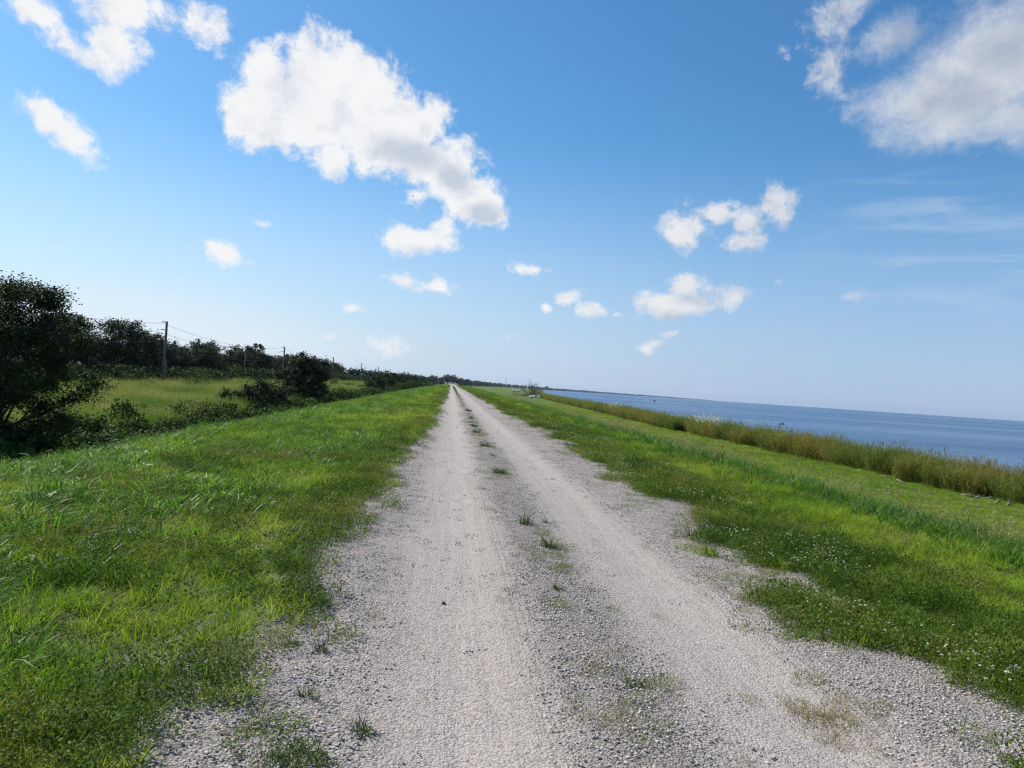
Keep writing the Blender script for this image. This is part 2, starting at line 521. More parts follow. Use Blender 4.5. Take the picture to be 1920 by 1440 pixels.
# ------------------------------------------------------------------ plant prototypes (instanced by the stuff objects)
def blades(rng, n, spread, L, W, lean, curl, seg=3, L_sd=.25, mound=0.0, tint_lo=0., tint_hi=1.):
    """arching blades -> V, T, tint"""
    a = rng.random(n) * 2 * PI; r = spread * np.sqrt(rng.random(n))
    root = np.column_stack([r * np.cos(a), r * np.sin(a), np.zeros(n)])
    az = a + rng.normal(0, .9, n)
    ln = L * np.clip(1 + rng.normal(0, L_sd, n), .35, 1.8) * (1 - mound * (r / max(spread, 1e-6)) ** 2)
    th0 = np.abs(rng.normal(0, lean, n)); cu = curl * (.5 + rng.random(n))
    w = W * (.6 + .8 * rng.random(n))
    out_d = np.column_stack([np.cos(az), np.sin(az), np.zeros(n)])
    tw = az + PI / 2 + rng.normal(0, .6, n)
    side = np.column_stack([np.cos(tw), np.sin(tw), np.zeros(n)])
    P = [root]; p = root.copy()
    for s in range(seg):
        th = th0 + cu * (s + .5) / seg * 1.0
        d = out_d * np.sin(th)[:, None] + np.array([0, 0, 1.0]) * np.cos(th)[:, None]
        p = p + d * (ln / seg)[:, None]; P.append(p)
    prof = [1.0, .95, .75, .5, .3][:seg] if seg > 1 else [1]
    rows = []
    for s in range(seg):
        rows += [P[s] - side * (w * prof[s] / 2)[:, None], P[s] + side * (w * prof[s] / 2)[:, None]]
    rows.append(P[seg])
    k = 2 * seg + 1
    V = np.stack(rows, 1).reshape(-1, 3)
    b = np.arange(n)[:, None] * k
    T = []
    for s in range(seg - 1):
        T += [(2 * s, 2 * s + 1, 2 * s + 3), (2 * s, 2 * s + 3, 2 * s + 2)]
    T.append((2 * seg - 2, 2 * seg - 1, 2 * seg))
    T = (b[:, None, :] * 0 + b[:, :, None] + np.array(T)[None]).reshape(-1, 3)
    t = np.repeat(tint_lo + (tint_hi - tint_lo) * rng.random(n), k)
    return V, T, t, np.stack(P, 1)


def leaves(rng, C, size, flat=.5, tint_lo=0., tint_hi=1., asp=.6):
    """one pointed-oval leaf (two quads folded) per centre"""
    n = len(C)
    nrm = rng.normal(0, 1, (n, 3)); nrm[:, 2] = np.abs(nrm[:, 2]) + flat * 2
    nrm /= np.linalg.norm(nrm, axis=1)[:, None]
    ref = rng.normal(0, 1, (n, 3))
    a = np.cross(nrm, ref); a /= np.linalg.norm(a, axis=1)[:, None] + 1e-9
    b = np.cross(nrm, a)
    s = size * (.6 + .8 * rng.random(n))[:, None]
    V = np.stack([C - a * s * .5, C + b * s * asp * .5, C + a * s * .5, C - b * s * asp * .5], 1).reshape(-1, 3)
    Q = np.arange(n)[:, None] * 4 + np.arange(4)[None]
    return V, Q, np.repeat(tint_lo + (tint_hi - tint_lo) * rng.random(n), 4)


PROTO = {}


def proto(kind, meshes):
    c = bpy.data.collections.new('prototypes_' + kind)
    for m in meshes:
        o = bpy.data.objects.new(kind + '_clump', m); c.objects.link(o)
    PROTO[kind] = c


def build_protos():
    L = []
    for k in range(5):
        rng = np.random.default_rng(100 + k); mb = MB()
        V, T, t, _ = blades(rng, 80, .12, .125, .0044, .45, 1.3, 3, .35); mb.add(V, T=T, tint=t)
        L.append(mb.mesh('fine_grass_clump', M['fine']))
    proto('fine_grass', L)
    L = []
    for k in range(5):
        rng = np.random.default_rng(130 + k); mb = MB()
        V, T, t, _ = blades(rng, 46, .12, .22, .0105, .42, 1.8, 4, .35, .2); mb.add(V, T=T, tint=t)
        L.append(mb.mesh('coarse_grass_clump', M['coarse']))
    proto('coarse_grass', L)
    L = []
    for k in range(4):                                    # low creeping weeds with small leaves
        rng = np.random.default_rng(160 + k); mb = MB()
        n = 200                                           # leaves in rosettes on short stems
        k_ = 22
        a = rng.random(k_) * 2 * PI; r = .14 * np.sqrt(rng.random(k_))
        cc = np.column_stack([r * np.cos(a), r * np.sin(a), .015 + .085 * rng.random(k_) ** 1.5 * (1 - (r / .19) ** 2)])
        C = cc[rng.integers(0, k_, n)] + rng.normal(0, .016, (n, 3)); C[:, 2] = np.abs(C[:, 2]) + .004
        V, Q, t = leaves(rng, C, .0145, .35); mb.add(V, Q, tint=t)
        V, T, t, _ = blades(rng, 46, .14, .085, .0032, .6, 1.0, 3); mb.add(V, T=T, tint=t)
        L.append(mb.mesh('creeping_weed_clump', M['clover']))
    proto('creeping_weeds', L)
    L = []
    for k in range(3):                                    # dried-out creeping weeds
        rng = np.random.default_rng(175 + k); mb = MB()
        V, T, t, _ = blades(rng, 60, .13, .07, .003, .9, .6, 3, .3, 0, .75, 1); mb.add(V, T=T, tint=t)
        a = rng.random(60) * 2 * PI; r = .13 * np.sqrt(rng.random(60))
        V, Q, t = leaves(rng, np.column_stack([r * np.cos(a), r * np.sin(a), .008 + .025 * rng.random(60)]), .011, .5, .5, 1); mb.add(V, Q, tint=t)
        L.append(mb.mesh('dry_weed_clump', M['clover']))
    proto('dry_weeds', L)
    L = []
    for k in range(4):                                    # seed stalks
        rng = np.random.default_rng(190 + k); mb = MB()
        V, T, t, P = blades(rng, 5, .10, .42, .003, .18, .5, 4, .2); mb.add(V, T=T, tint=t * .5)
        for i in range(5):
            tip = P[i, -1]; d = P[i, -1] - P[i, -2]; d /= np.linalg.norm(d)
            c = tip + d[None] * (np.linspace(-.09, .02, 16)[:, None]) + rng.normal(0, .006, (16, 3))
            V, Q, t = leaves(rng, c, .026, 0, .4, 1, .35); mb.add(V, Q, tint=t)
        L.append(mb.mesh('seed_stalk', M['straw']))
    proto('seed_stalks', L)
    L = []
    for k in range(4):                                    # small white flower heads
        rng = np.random.default_rng(220 + k); V_ = []; mbp = MB()
        for i in range(rng.integers(1, 4)):
            c = np.array([*(rng.normal(0, .07, 2)), .06 + .05 * rng.random()])
            n = 16
            d = rng.normal(0, 1, (n, 3)); d /= np.linalg.norm(d, axis=1)[:, None]; d[:, 2] = np.abs(d[:, 2])
            V, Q, t = leaves(rng, c + d * .007, .011, .3); mbp.add(V, Q, tint=t)
        L.append(mbp.mesh('flower_heads', M['petal']))
    proto('wildflowers', L)
    L = []
    for k in range(5):                                    # loose stones
        rng = np.random.default_rng(250 + k); mb = MB()
        for i in range(30):
            r = .0020 + .0066 * rng.random() ** 2.6
            a = rng.random() * 2 * PI; d = .10 * math.sqrt(rng.random())
            mb.ball((d * math.cos(a), d * math.sin(a), r * .25), (r * (.8 + .5 * rng.random()), r * (.8 + .5 * rng.random()), r * .75), 1000 + k * 50 + i, .22, 1, rng.random())
        L.append(mb.mesh('loose_stones', M['stone']))
    proto('gravel', L)
    L = []
    for k in range(5):                                    # reeds
        rng = np.random.default_rng(280 + k); mb = MB()
        V, T, t, P = blades(rng, 34, .50, 2.1, .022, .17, .45, 4, .22, 0, 0, .9); mb.add(V, T=T, tint=t)
        for i in range(34):
            m = 7
            s = rng.random(m) * .65 + .3
            idx = np.clip((s * 4).astype(int), 0, 3); f = (s * 4 - idx)[:, None]
            c = P[i, idx] * (1 - f) + P[i, idx + 1] * f
            V, T, t2, _ = blades(rng, m, .001, .50, .028, .7, 1.1, 3, .3, 0, max(0, t[i * 9] - .25), min(1, t[i * 9] + .25))
            V = V.reshape(m, -1, 3) + c[:, None, :]
            mb.add(V.reshape(-1, 3), T=T, tint=t2)
        L.append(mb.mesh('reed_clump', M['reed']))
    proto('reeds', L)
    L = []
    for k in range(5):                                    # tall field grass
        rng = np.random.default_rng(310 + k); mb = MB()
        V, T, t, P = blades(rng, 80, .60, 1.35, .022, .16, .55, 3, .2, 0, 0, .75); mb.add(V, T=T, tint=t)
        tips = P[:30, -1]
        c = np.repeat(tips, 5, 0) + rng.normal(0, .05, (150, 3)) * np.array([.5, .5, 1.6])
        V, Q, t = leaves(rng, c, .10, 0, .7, 1, .3); mb.add(V, Q, tint=t)
        L.append(mb.mesh('field_grass_clump', M['field']))
    proto('field_grass', L)
    L = []
    for k in range(4):                                    # leafy brush
        rng = np.random.default_rng(340 + k); mb = MB()
        n = 1500
        cc = rng.normal(0, 1, (26, 3)); cc /= np.linalg.norm(cc, axis=1)[:, None]; cc[:, 2] = np.abs(cc[:, 2])
        cc = cc * np.array([.95, .95, .85]) * (.55 + .5 * rng.random(26)[:, None]) + np.array([0, 0, .45])
        C = cc[rng.integers(0, 26, n)] + rng.normal(0, .20, (n, 3)); C[:, 2] = np.abs(C[:, 2])
        V, Q, t = leaves(rng, C, .20, .3, asp=.55); mb.add(V, Q, tint=t)
        V, T, t, _ = blades(rng, 24, .6, 1.3, .02, .3, .5, 3); mb.add(V, T=T, tint=t)
        L.append(mb.mesh('brush_clump', M['brush']))
    proto('brush', L)


build_protos()


def gn_group(coll):
    ng = bpy.data.node_groups.new('scatter_' + coll.name, 'GeometryNodeTree')
    ng.interface.new_socket('Geometry', in_out='INPUT', socket_type='NodeSocketGeometry')
    ng.interface.new_socket('Geometry', in_out='OUTPUT', socket_type='NodeSocketGeometry')
    N = ng.nodes; L = ng.links
    gi = N.new('NodeGroupInput'); go = N.new('NodeGroupOutput')
    ci = N.new('GeometryNodeCollectionInfo'); ci.inputs['Collection'].default_value = coll
    ci.inputs['Separate Children'].default_value = True; ci.inputs['Reset Children'].default_value = True
    ip = N.new('GeometryNodeInstanceOnPoints'); ip.inputs['Pick Instance'].default_value = True

    def attr(nm, ty):
        a = N.new('GeometryNodeInputNamedAttribute'); a.data_type = ty; a.inputs['Name'].default_value = nm
        return a.outputs['Attribute']
    L.new(gi.outputs[0], ip.inputs['Points']); L.new(ci.outputs[0], ip.inputs['Instance'])
    L.new(attr('pick', 'INT'), ip.inputs['Instance Index'])
    L.new(attr('rot', 'FLOAT_VECTOR'), ip.inputs['Rotation'])
    L.new(attr('scl', 'FLOAT_VECTOR'), ip.inputs['Scale'])
    L.new(ip.outputs[0], go.inputs[0])
    return ng


GN = {}


def scatter(name, kind, P, S, tint, label, cat, seed=0, tilt=.12, Sz=None):
    n = len(P); rng = np.random.default_rng(900 + seed)
    me = bpy.data.meshes.new(name)
    me.vertices.add(n); me.vertices.foreach_set('co', np.asarray(P, np.float32).ravel())
    rot = np.column_stack([rng.normal(0, tilt, n), rng.normal(0, tilt, n), rng.random(n) * 2 * PI])
    S = np.broadcast_to(np.asarray(S, float), (n,))
    Szz = S if Sz is None else np.asarray(Sz)
    sc = np.column_stack([S, S, Szz])
    for nm, ty, d, key in (('rot', 'FLOAT_VECTOR', rot, 'vector'), ('scl', 'FLOAT_VECTOR', sc, 'vector'), ('pick', 'INT', rng.integers(0, 1000, n), 'value'), ('tnt', 'FLOAT', np.clip(np.broadcast_to(tint, (n,)), 0, 1), 'value')):
        a = me.attributes.new(nm, ty, 'POINT')
        a.data.foreach_set(key, np.ascontiguousarray(d, np.int32 if ty == 'INT' else np.float32).ravel())
    me.update()
    o = obj(name, me)
    if kind not in GN: GN[kind] = gn_group(PROTO[kind])
    md = o.modifiers.new('scatter', 'NODES'); md.node_group = GN[kind]
    tag(o, label, cat, kind='stuff')
    print(name, n)
    return o


def bands(rng, x0, x1, bs, prob):
    """bs: (y0, y1, density, scale); prob(X,Y)->0..1"""
    out = []
    for y0, y1, den, s in bs:
        n = int((x1 - x0) * (y1 - y0) * den)
        X = x0 + (x1 - x0) * rng.random(n); Y = y0 + (y1 - y0) * rng.random(n)
        k = rng.random(n) < prob(X, Y)
        out.append(np.column_stack([X[k], Y[k], np.full(k.sum(), s)]))
    return np.vstack(out)


def put(A, dz=0.0):
    return np.column_stack([A[:, 0], A[:, 1], ground_z(A[:, 0], A[:, 1]) + dz])


# how coarse / how weedy the crest is at a place
CLUMPS = [(-3.1, 10.6, .9, 1.6), (-3.4, 8.0, .9, .9), (-4.9, 9.2, 1.1, 1.3), (-2.9, 5.6, .7, .7), (-4.3, 6.6, .8, 1.0), (-2.6, 14.5, .8, 2.0), (-5.6, 13, .9, 3), (-2.0, 19, .5, 2.5)]


def coarse_mask(X, Y):
    m = 0
    for cx, cy, rx, ry in CLUMPS:
        m = np.maximum(m, np.exp(-((X - cx) / rx) ** 2 - ((Y - cy) / ry) ** 2))
    n = fbm(X * .55, Y * .35, 41)
    left = np.maximum(m * sst(.30, .55, n + .15), sst(.52, .66, n) * sst(1.8, 3.4, -X) * .6)
    left = np.maximum(left, sst(14, 30, Y) * sst(1.8, 4.0, -X) * sst(.40, .62, n) * .8)
    left = np.maximum(left, sst(5.6, 6.4, -X) * .8)
    right = sst(6.2, 7.4, X + (n - .5) * 1.5) * (.6 + .4 * sst(.35, .55, n))
    return np.where(X < 0, left, right)


def weedy_mask(X, Y):
    n = fbm(X * .9, Y * .6, 51)
    wl = 1 - sst(.1, .9, edge_l(Y) - X + (n - .5) * 2.0)
    wl = wl * (.2 + .8 * sst(-2.3, -1.5, X))
    wr = 1 - sst(.9, 2.3, X - edge_r(Y) + (n - .5) * 2.6)
    w = np.where(X < 1.2, wl, wr)
    return np.maximum(w, sst(.56, .68, fbm(X * .8, Y * .8, 52)) * .45)


def on_verge(X, Y, soft=.12):
    n = (fbm(X * 3, Y * 3, 61) - .5) * 1.0
    d = np.where(X < 1.2, edge_l(Y) - X, X - edge_r(Y))
    holes = sst(.36, .46, fbm(X * 1.4, Y * .9, 63) + .30 * sst(.2, 1.5, d) + np.where(X < 1.2, .2, -.09))     # gravel showing through near the road
    return sst(-soft, soft, d + n) * holes


def build_cover():
    rng = np.random.default_rng(7)
    B = [(2.2, 7, 85, 1.0), (7, 14, 55, 1.1), (14, 28, 26, 1.35), (28, 60, 11, 1.8), (60, 140, 4.0, 2.5), (140, 420, 1.0, 3.6)]
    for side, (x0, x1) in (('left', (-7.6, -.2)), ('right', (2.3, 10.2))):
        A = bands(rng, x0, x1, B, lambda X, Y: on_verge(X, Y) * (1 - .55 * weedy_mask(X, Y)) * (1 - .45 * coarse_mask(X, Y)) * (.45 + .55 * sst(.30, .5, fbm(X * 1.7, Y * 1.7, 57))))
        n = fbm(A[:, 0] * .5, A[:, 1] * .5, 71)
        t = np.clip(.5 + (n - .5) * 2.8 + rng.normal(0, .20, len(A)), 0, 1)
        t[rng.random(len(A)) < .05] = 1.0
        h = (.42 + .8 * fbm(A[:, 0] * .6, A[:, 1] * .6, 73)) * A[:, 2] ** .55 * (1 - .30 * weedy_mask(A[:, 0], A[:, 1])) * (.55 + .9 * rng.random(len(A)))
        scatter('grass', 'fine_grass', put(A, -.005), A[:, 2], t, f'short bright green grass on the {side} side of the gravel road', 'grass', 1, .15, h * 1.05)
        A = bands(rng, x0, x1, [(2.2, 7, 22, 1), (7, 14, 17, 1.1), (14, 28, 11, 1.35), (28, 60, 8, 1.6), (60, 140, 4.0, 2.2), (140, 420, 1.1, 3.0)],
                  lambda X, Y: on_verge(X, Y) * coarse_mask(X, Y))
        t = np.clip((.48 if side == 'left' else .28) + (fbm(A[:, 0] * .4, A[:, 1] * .4, 75) - .5) * 1.5 + rng.normal(0, .2, len(A)), 0, 1)
        s = A[:, 2] * (.6 + .9 * rng.random(len(A)))
        scatter('tall_grass', 'coarse_grass', put(A, -.01), s, t, 'taller coarse grass clumps on the left crest of the levee' if side == 'left' else 'taller dark grass along the crest edge towards the lake', 'grass', 2, .18, s / A[:, 2] ** .5 * (1.0 if side == 'left' else 1.35))
        A = bands(rng, x0, x1, [(2.2, 7, 95, 1), (7, 14, 60, 1.1), (14, 28, 26, 1.4), (28, 60, 11, 2), (60, 140, 3.5, 3), (140, 420, .7, 4.5)],
                  lambda X, Y: on_verge(X, Y, .2) * np.clip(weedy_mask(X, Y) * .85 + .06, 0, 1))
        t = np.clip(.42 + (fbm(A[:, 0] * .9, A[:, 1] * .9, 77) - .5) * 2.8 + rng.normal(0, .2, len(A)), 0, 1)
        s = A[:, 2] * (.7 + .7 * rng.random(len(A)))
        scatter('creeping_weeds', 'creeping_weeds', put(A), s, t, f'low dark creeping weeds along the {side} edge of the gravel', 'weeds', 3, .2, s / A[:, 2] ** .6 * (.35 + 1.9 * fbm(A[:, 0] * 1.8, A[:, 1] * 1.8, 78)))
        # stragglers out on the gravel
    A = bands(rng, -1.4, 4.4, [(2.4, 8, 42, .6), (8, 20, 22, .8), (20, 60, 5, 1.2)],
              lambda X, Y: (1 - on_verge(X, Y)) * np.where(X < 1.2, sst(-.75, .05, edge_l(Y) - X), sst(-1.0, .05, X - edge_r(Y))) ** 2 * sst(.42, .62, fbm(X * 1.6, Y * 1.6, 81)))
    scatter('gravel_edge_weeds', 'dry_weeds', put(A), A[:, 2] * (.5 + .9 * rng.random(len(A))), .25 + .75 * rng.random(len(A)), 'sparse dry weeds creeping over the gravel margins', 'weeds', 4)
    A = bands(rng, 2.8, 6.2, [(3, 9, 42, 1), (9, 20, 24, 1.15), (20, 45, 6, 1.6)], lambda X, Y: on_verge(X, Y) * weedy_mask(X, Y) * sst(.46, .66, fbm(X * .7, Y * .5, 85)))
    scatter('wildflowers', 'wildflowers', put(A, .01), A[:, 2], rng.random(len(A)), 'tiny white flowers scattered through the weeds right of the road', 'flowers', 5)
    A = bands(rng, 7.0, 9.2, [(6, 16, 11, 1), (16, 40, 7, 1.1), (40, 120, 2.2, 1.4)], lambda X, Y: .25 + .75 * sst(.45, .6, fbm(X * .6, Y * .3, 87)))
    scatter('seed_stalks', 'seed_stalks', put(A), A[:, 2] * (.8 + .5 * rng.random(len(A))), rng.random(len(A)), 'tan seed heads waving above the crest grass by the lake', 'grass', 6)
    # loose stones
    def sp(X, Y):
        tr = sst(.66, .36, np.abs(X - .14)) + sst(.66, .36, np.abs(X - 1.78))
        return np.clip(1.02 - tr, .06, 1) * (1 + .3 * np.exp(-((X - .97) / .25) ** 2)) / 1.6 * (.45 + .55 * sst(.35, .6, fbm(X * 2, Y * 1.2, 91)))
    A = bands(rng, -1.5, 4.6, [(2.2, 6, 190, 1), (6, 11, 130, 1.0), (11, 20, 60, 1.15), (20, 40, 16, 1.4)], sp)
    P = A.copy(); P[:, 2] = road_surface(A[:, 0], A[:, 1])
    scatter('loose_gravel', 'gravel', P, A[:, 2] * (.8 + .5 * rng.random(len(A))), .5, 'loose pale stones lying on the road shoulders and centre strip', 'gravel', 7, .05)
    # berm turf
    A = bands(rng, 18, 44, [(16, 60, 10, 1.6), (60, 160, 3.0, 2.6), (160, 300, .8, 4)], lambda X, Y: (X < 41 + shift(X, Y)) * (.35 + .65 * sst(.35, .6, fbm(X * .5, Y * .3, 119))))
    scatter('berm_grass', 'fine_grass', put(A, -.02), A[:, 2], np.clip(.60 + 1.9 * (fbm(A[:, 0] * .25, A[:, 1] * .15, 95) - .5) + rng.normal(0, .2, len(A)), 0, 1), 'yellowish mown grass on the low berm in front of the reeds', 'grass', 8, .15, A[:, 2] * (.35 + .6 * rng.random(len(A))))
    A = bands(rng, 14, 42, [(16, 70, 1.6, 2.4), (70, 200, .6, 4)], lambda X, Y: (X < 40 + shift(X, Y)) * sst(.38, .6, fbm(X * .4, Y * .15, 121)))
    scatter('berm_straw', 'dry_weeds', put(A), A[:, 2] * (.7 + .7 * rng.random(len(A))), .3 + .6 * rng.random(len(A)), 'dry straw mixed into the mown grass of the low berm', 'straw', 20, .25, A[:, 2] * .9)
    # reeds along the shore
    bs = [(14, 90, 1.9, 1), (90, 200, 1.2, 1.2), (200, 420, .6, 1.5), (420, 700, .25, 2.0)]
    out = []
    for y0, y1, den, s in bs:
        n = int(8.5 * (y1 - y0) * den); Y = y0 + (y1 - y0) * rng.random(n)
        w = (fbm(Y * .12, Y * 0 + .5, 97) - .5) * 2.2
        Y = Y[rng.random(n) < .35 + .65 * sst(.36, .5, fbm(Y * .35, Y * 0 + 2.5, 98))]; n = len(Y); w = (fbm(Y * .12, Y * 0 + .5, 97) - .5) * 2.2 + (fbm(Y * .6, Y * 0 + .5, 96) - .5) * 1.6
        X = 39 + w + 8.0 * rng.random(n) + shift(Y, Y)
        out.append(np.column_stack([X, Y, np.full(n, s)]))
    A = np.vstack(out)
    hh = (.50 + .95 * fbm(A[:, 0] * .35, A[:, 1] * .35, 99)) * (.85 + .3 * rng.random(len(A)))
    tt = np.clip(.60 + (fbm(A[:, 0] * .22, A[:, 1] * .22, 103) - .5) * 3.2 + rng.normal(0, .15, len(A)), 0, 1)
    scatter('reeds', 'reeds', put(A, -.05), A[:, 2], tt, 'band of green and tan reeds along the lake shore', 'reeds', 9, .07, hh * A[:, 2] ** .15)
    # field on the land side
    A = bands(rng, -60, -22.8, [(10, 60, 1.3, 1.1), (60, 130, 1.9, 1.1), (130, 260, .9, 1.4), (260, 500, .35, 2.1), (500, 900, .10, 3.5)], lambda X, Y: X * 0 + 1)
    tt = np.clip(.50 + (fbm(A[:, 0] * .16, A[:, 1] * .10, 107) - .5) * 3.2 + rng.normal(0, .15, len(A)), 0, 1)
    hh = .65 + 1.1 * fbm(A[:, 0] * .22, A[:, 1] * .15, 109)
    scatter('field_grass', 'field_grass', put(A, -.05), A[:, 2], tt, 'tall olive grass filling the field below the levee', 'grass', 10, .1, hh * A[:, 2] ** .3 * (1 + .35 * sst(-26, -22, A[:, 0])))
    A = bands(rng, -24.0, -19.2, [(12, 60, 1.5, 1.0), (60, 140, 1.3, 1.0), (140, 300, .8, 1.3), (300, 800, .25, 2.0)], lambda X, Y: np.where(X > -22.6, .95, sst(.46, .6, fbm(X * .15, Y * .10, 117))))
    s = A[:, 2] * (.55 + .9 * rng.random(len(A)))
    scatter('brush', 'brush', put(A, -.1), s, np.clip(.4 + rng.normal(0, .25, len(A)), 0, 1), 'dark tangled brush along the ditch at the foot of the levee', 'brush', 11, .15, s * (.85 + 1.0 * fbm(A[:, 0] * .2, A[:, 1] * .11, 113)))
    A = bands(rng, -52, -23.5, [(30, 60, .02, 1.0), (60, 130, .022, 1.0), (130, 300, .02, 1.3)], lambda X, Y: sst(.46, .58, fbm(X * .11, Y * .07, 131)))
    s = A[:, 2] * (.7 + .8 * rng.random(len(A)))
    scatter('field_scrub', 'brush', put(A, -.1), s, .55 + .45 * rng.random(len(A)), 'green scrub growing here and there through the field grass', 'scrub', 18, .1, s * 1.25)
    A = bands(rng, -68, -53, [(60, 200, .40, 1.7), (200, 450, .25, 2.2)], lambda X, Y: X * 0 + .9)
    s = A[:, 2] * (.8 + .7 * rng.random(len(A)))
    scatter('undergrowth', 'brush', put(A, -.1), s, np.clip(.12 + rng.normal(0, .2, len(A)), 0, 1), 'leafy undergrowth at the foot of the wood behind the field', 'undergrowth', 12, .15, s * 1.15)


build_cover()

# ------------------------------------------------------------------ trees
def tree_parts(seed, H, R, n_limb, n_leaf, leaf, low=.22, squash=.8, gap=.10, trunk_r=None, lean=(0, 0), cl=.105):
    rng = np.random.default_rng(seed)
    tr = MB(); ends = []
    trunk_r = trunk_r or H * .022
    k = np.linspace(0, 1, 9)
    tx = lean[0] * k ** 1.5 + np.cumsum(rng.normal(0, .012 * H, 9)) * k; ty = lean[1] * k ** 1.5 + np.cumsum(rng.normal(0, .012 * H, 9)) * k
    TP = np.column_stack([tx, ty, -.2 + k * H * .82])
    tr.tube(TP, trunk_r * (1.25 - 1.05 * k), 7)
    cz = H * (low + 1) / 2
    for i in range(n_limb):
        f = low * .7 + (.95 - low * .7) * (i + .5) / n_limb
        idx = min(int(f * 8), 7); ff = f * 8 - idx
        p0 = TP[idx] * (1 - ff) + TP[idx + 1] * ff
        az = i * 2.39996 + rng.normal(0, .35)
        zt = H * (low + (1 - low) * min(1, f * 1.02 + .12 * rng.random()))
        q = np.clip((zt - cz) / (H * (1 - low) / 2), -1, 1)
        rad = R * math.sqrt(max(0.12, 1 - q * q * squash)) * (.72 + .42 * rng.random())
        p2 = np.array([p0[0] + rad * math.cos(az), p0[1] + rad * math.sin(az), zt])
        pm = (p0 + p2) / 2 + np.array([0, 0, .06 * H * (rng.random() - .2)])
        tt = np.linspace(0, 1, 6)[:, None]
        LP = (1 - tt) ** 2 * p0 + 2 * tt * (1 - tt) * pm + tt ** 2 * p2
        lr = trunk_r * .42 * (1 - .5 * f)
        tr.tube(LP, lr * (1 - .8 * tt[:, 0]), 5)
        for j in range(5):
            s = .42 + .58 * (j + rng.random()) / 5
            a = LP[min(int(s * 5), 4)] * (1 - (s * 5) % 1) + LP[min(int(s * 5) + 1, 5)] * ((s * 5) % 1)
            d = rng.normal(0, 1, 3); d[2] = abs(d[2]) * .7 + .05; d /= np.linalg.norm(d)
            e = a + d * R * (.20 + .22 * rng.random())
            tr.tube([a, (a + e) / 2 + rng.normal(0, .02 * H, 3) * .5, e], [lr * .32, lr * .22, lr * .1], 4)
            ends += [e, (a + e) / 2 * .5 + e * .5]
        ends.append(p2)
    ends = np.array(ends)
    keep = rng.random(len(ends)) > gap
    ends = ends[keep]
    w = .5 + rng.random(len(ends)); w /= w.sum()
    pick = rng.choice(len(ends), n_leaf, p=w)
    rad = (R * cl) * (.7 + .7 * rng.random(len(ends)))
    off = rng.normal(0, 1, (n_leaf, 3)) * rad[pick][:, None] * np.array([1, 1, .72])
    C = ends[pick] + off
    C[:, 2] = np.maximum(C[:, 2], .15)
    ct = rng.random(len(ends))
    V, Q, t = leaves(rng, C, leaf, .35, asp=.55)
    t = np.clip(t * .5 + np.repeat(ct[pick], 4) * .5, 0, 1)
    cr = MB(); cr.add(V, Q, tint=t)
    return tr.mesh('trunk', M['bark'], True), cr.mesh('crown', M['tree'])


def tree(parts, loc, label, cat='tree', group=None, s=(1, 1, 1), rz=0.0, name='tree'):
    e = bpy.data.objects.new(name, None); COL.objects.link(e)
    e.location = loc; e.rotation_euler = (0, 0, rz); e.scale = s; e.empty_display_size = .3
    tag(e, label, cat, group)
    obj('trunk', parts[0], e); obj('crown', parts[1], e)
    return e


rnd = random.Random(5)
# big tree at the left edge of the view
bt = at_x(-2, 760, -22.0)
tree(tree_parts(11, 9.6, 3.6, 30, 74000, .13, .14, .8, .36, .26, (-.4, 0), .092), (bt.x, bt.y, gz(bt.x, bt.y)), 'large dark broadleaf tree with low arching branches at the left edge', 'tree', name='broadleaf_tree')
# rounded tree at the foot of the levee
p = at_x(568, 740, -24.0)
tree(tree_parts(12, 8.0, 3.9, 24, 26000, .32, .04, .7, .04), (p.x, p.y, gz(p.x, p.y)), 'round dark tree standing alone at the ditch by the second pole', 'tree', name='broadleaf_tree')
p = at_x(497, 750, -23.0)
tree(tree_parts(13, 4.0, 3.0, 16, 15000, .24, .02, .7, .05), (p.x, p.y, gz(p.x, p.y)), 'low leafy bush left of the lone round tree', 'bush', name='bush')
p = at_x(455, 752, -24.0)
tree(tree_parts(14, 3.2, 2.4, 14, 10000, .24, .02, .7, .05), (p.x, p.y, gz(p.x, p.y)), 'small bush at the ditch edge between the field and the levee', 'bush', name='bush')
# tree variants for the wood
TV = [tree_parts(40 + i, h, r, 20, 9000, .42, lo, .75, .06) for i, (h, r, lo) in enumerate([(10, 4.6, .12), (11, 4.2, .2), (9, 4.8, .1), (10.5, 3.8, .25), (8.5, 4.4, .08), (12, 4.6, .25)])]
NUM = ['first', 'second', 'third', 'fourth', 'fifth', 'sixth', 'seventh', 'eighth', 'ninth', 'tenth', 'eleventh', 'twelfth', 'thirteenth', 'fourteenth', 'fifteenth', 'sixteenth', 'seventeenth', 'eighteenth', 'nineteenth', 'twentieth', 'twenty-first', 'twenty-second', 'twenty-third', 'twenty-fourth', 'twenty-fifth', 'twenty-sixth', 'twenty-seventh', 'twenty-eighth', 'twenty-ninth', 'thirtieth', 'thirty-first', 'thirty-second', 'thirty-third', 'thirty-fourth', 'thirty-fifth']
POLE_X = -50.0
pole_y = [at_x(px, 690, POLE_X).y for px in (307, 531, 624, 678, 710, 732)]
y = 84.0; lst = []
while y < 430:
    v = rnd.randrange(6); s = .75 + .22 * rnd.random()
    lst.append((-61 - 5 * rnd.random(), y, v, s)); y += 4.2 + 1.3 * rnd.random()
cnt = {}
names = ['nearest pole', 'second pole', 'third pole', 'fourth pole']
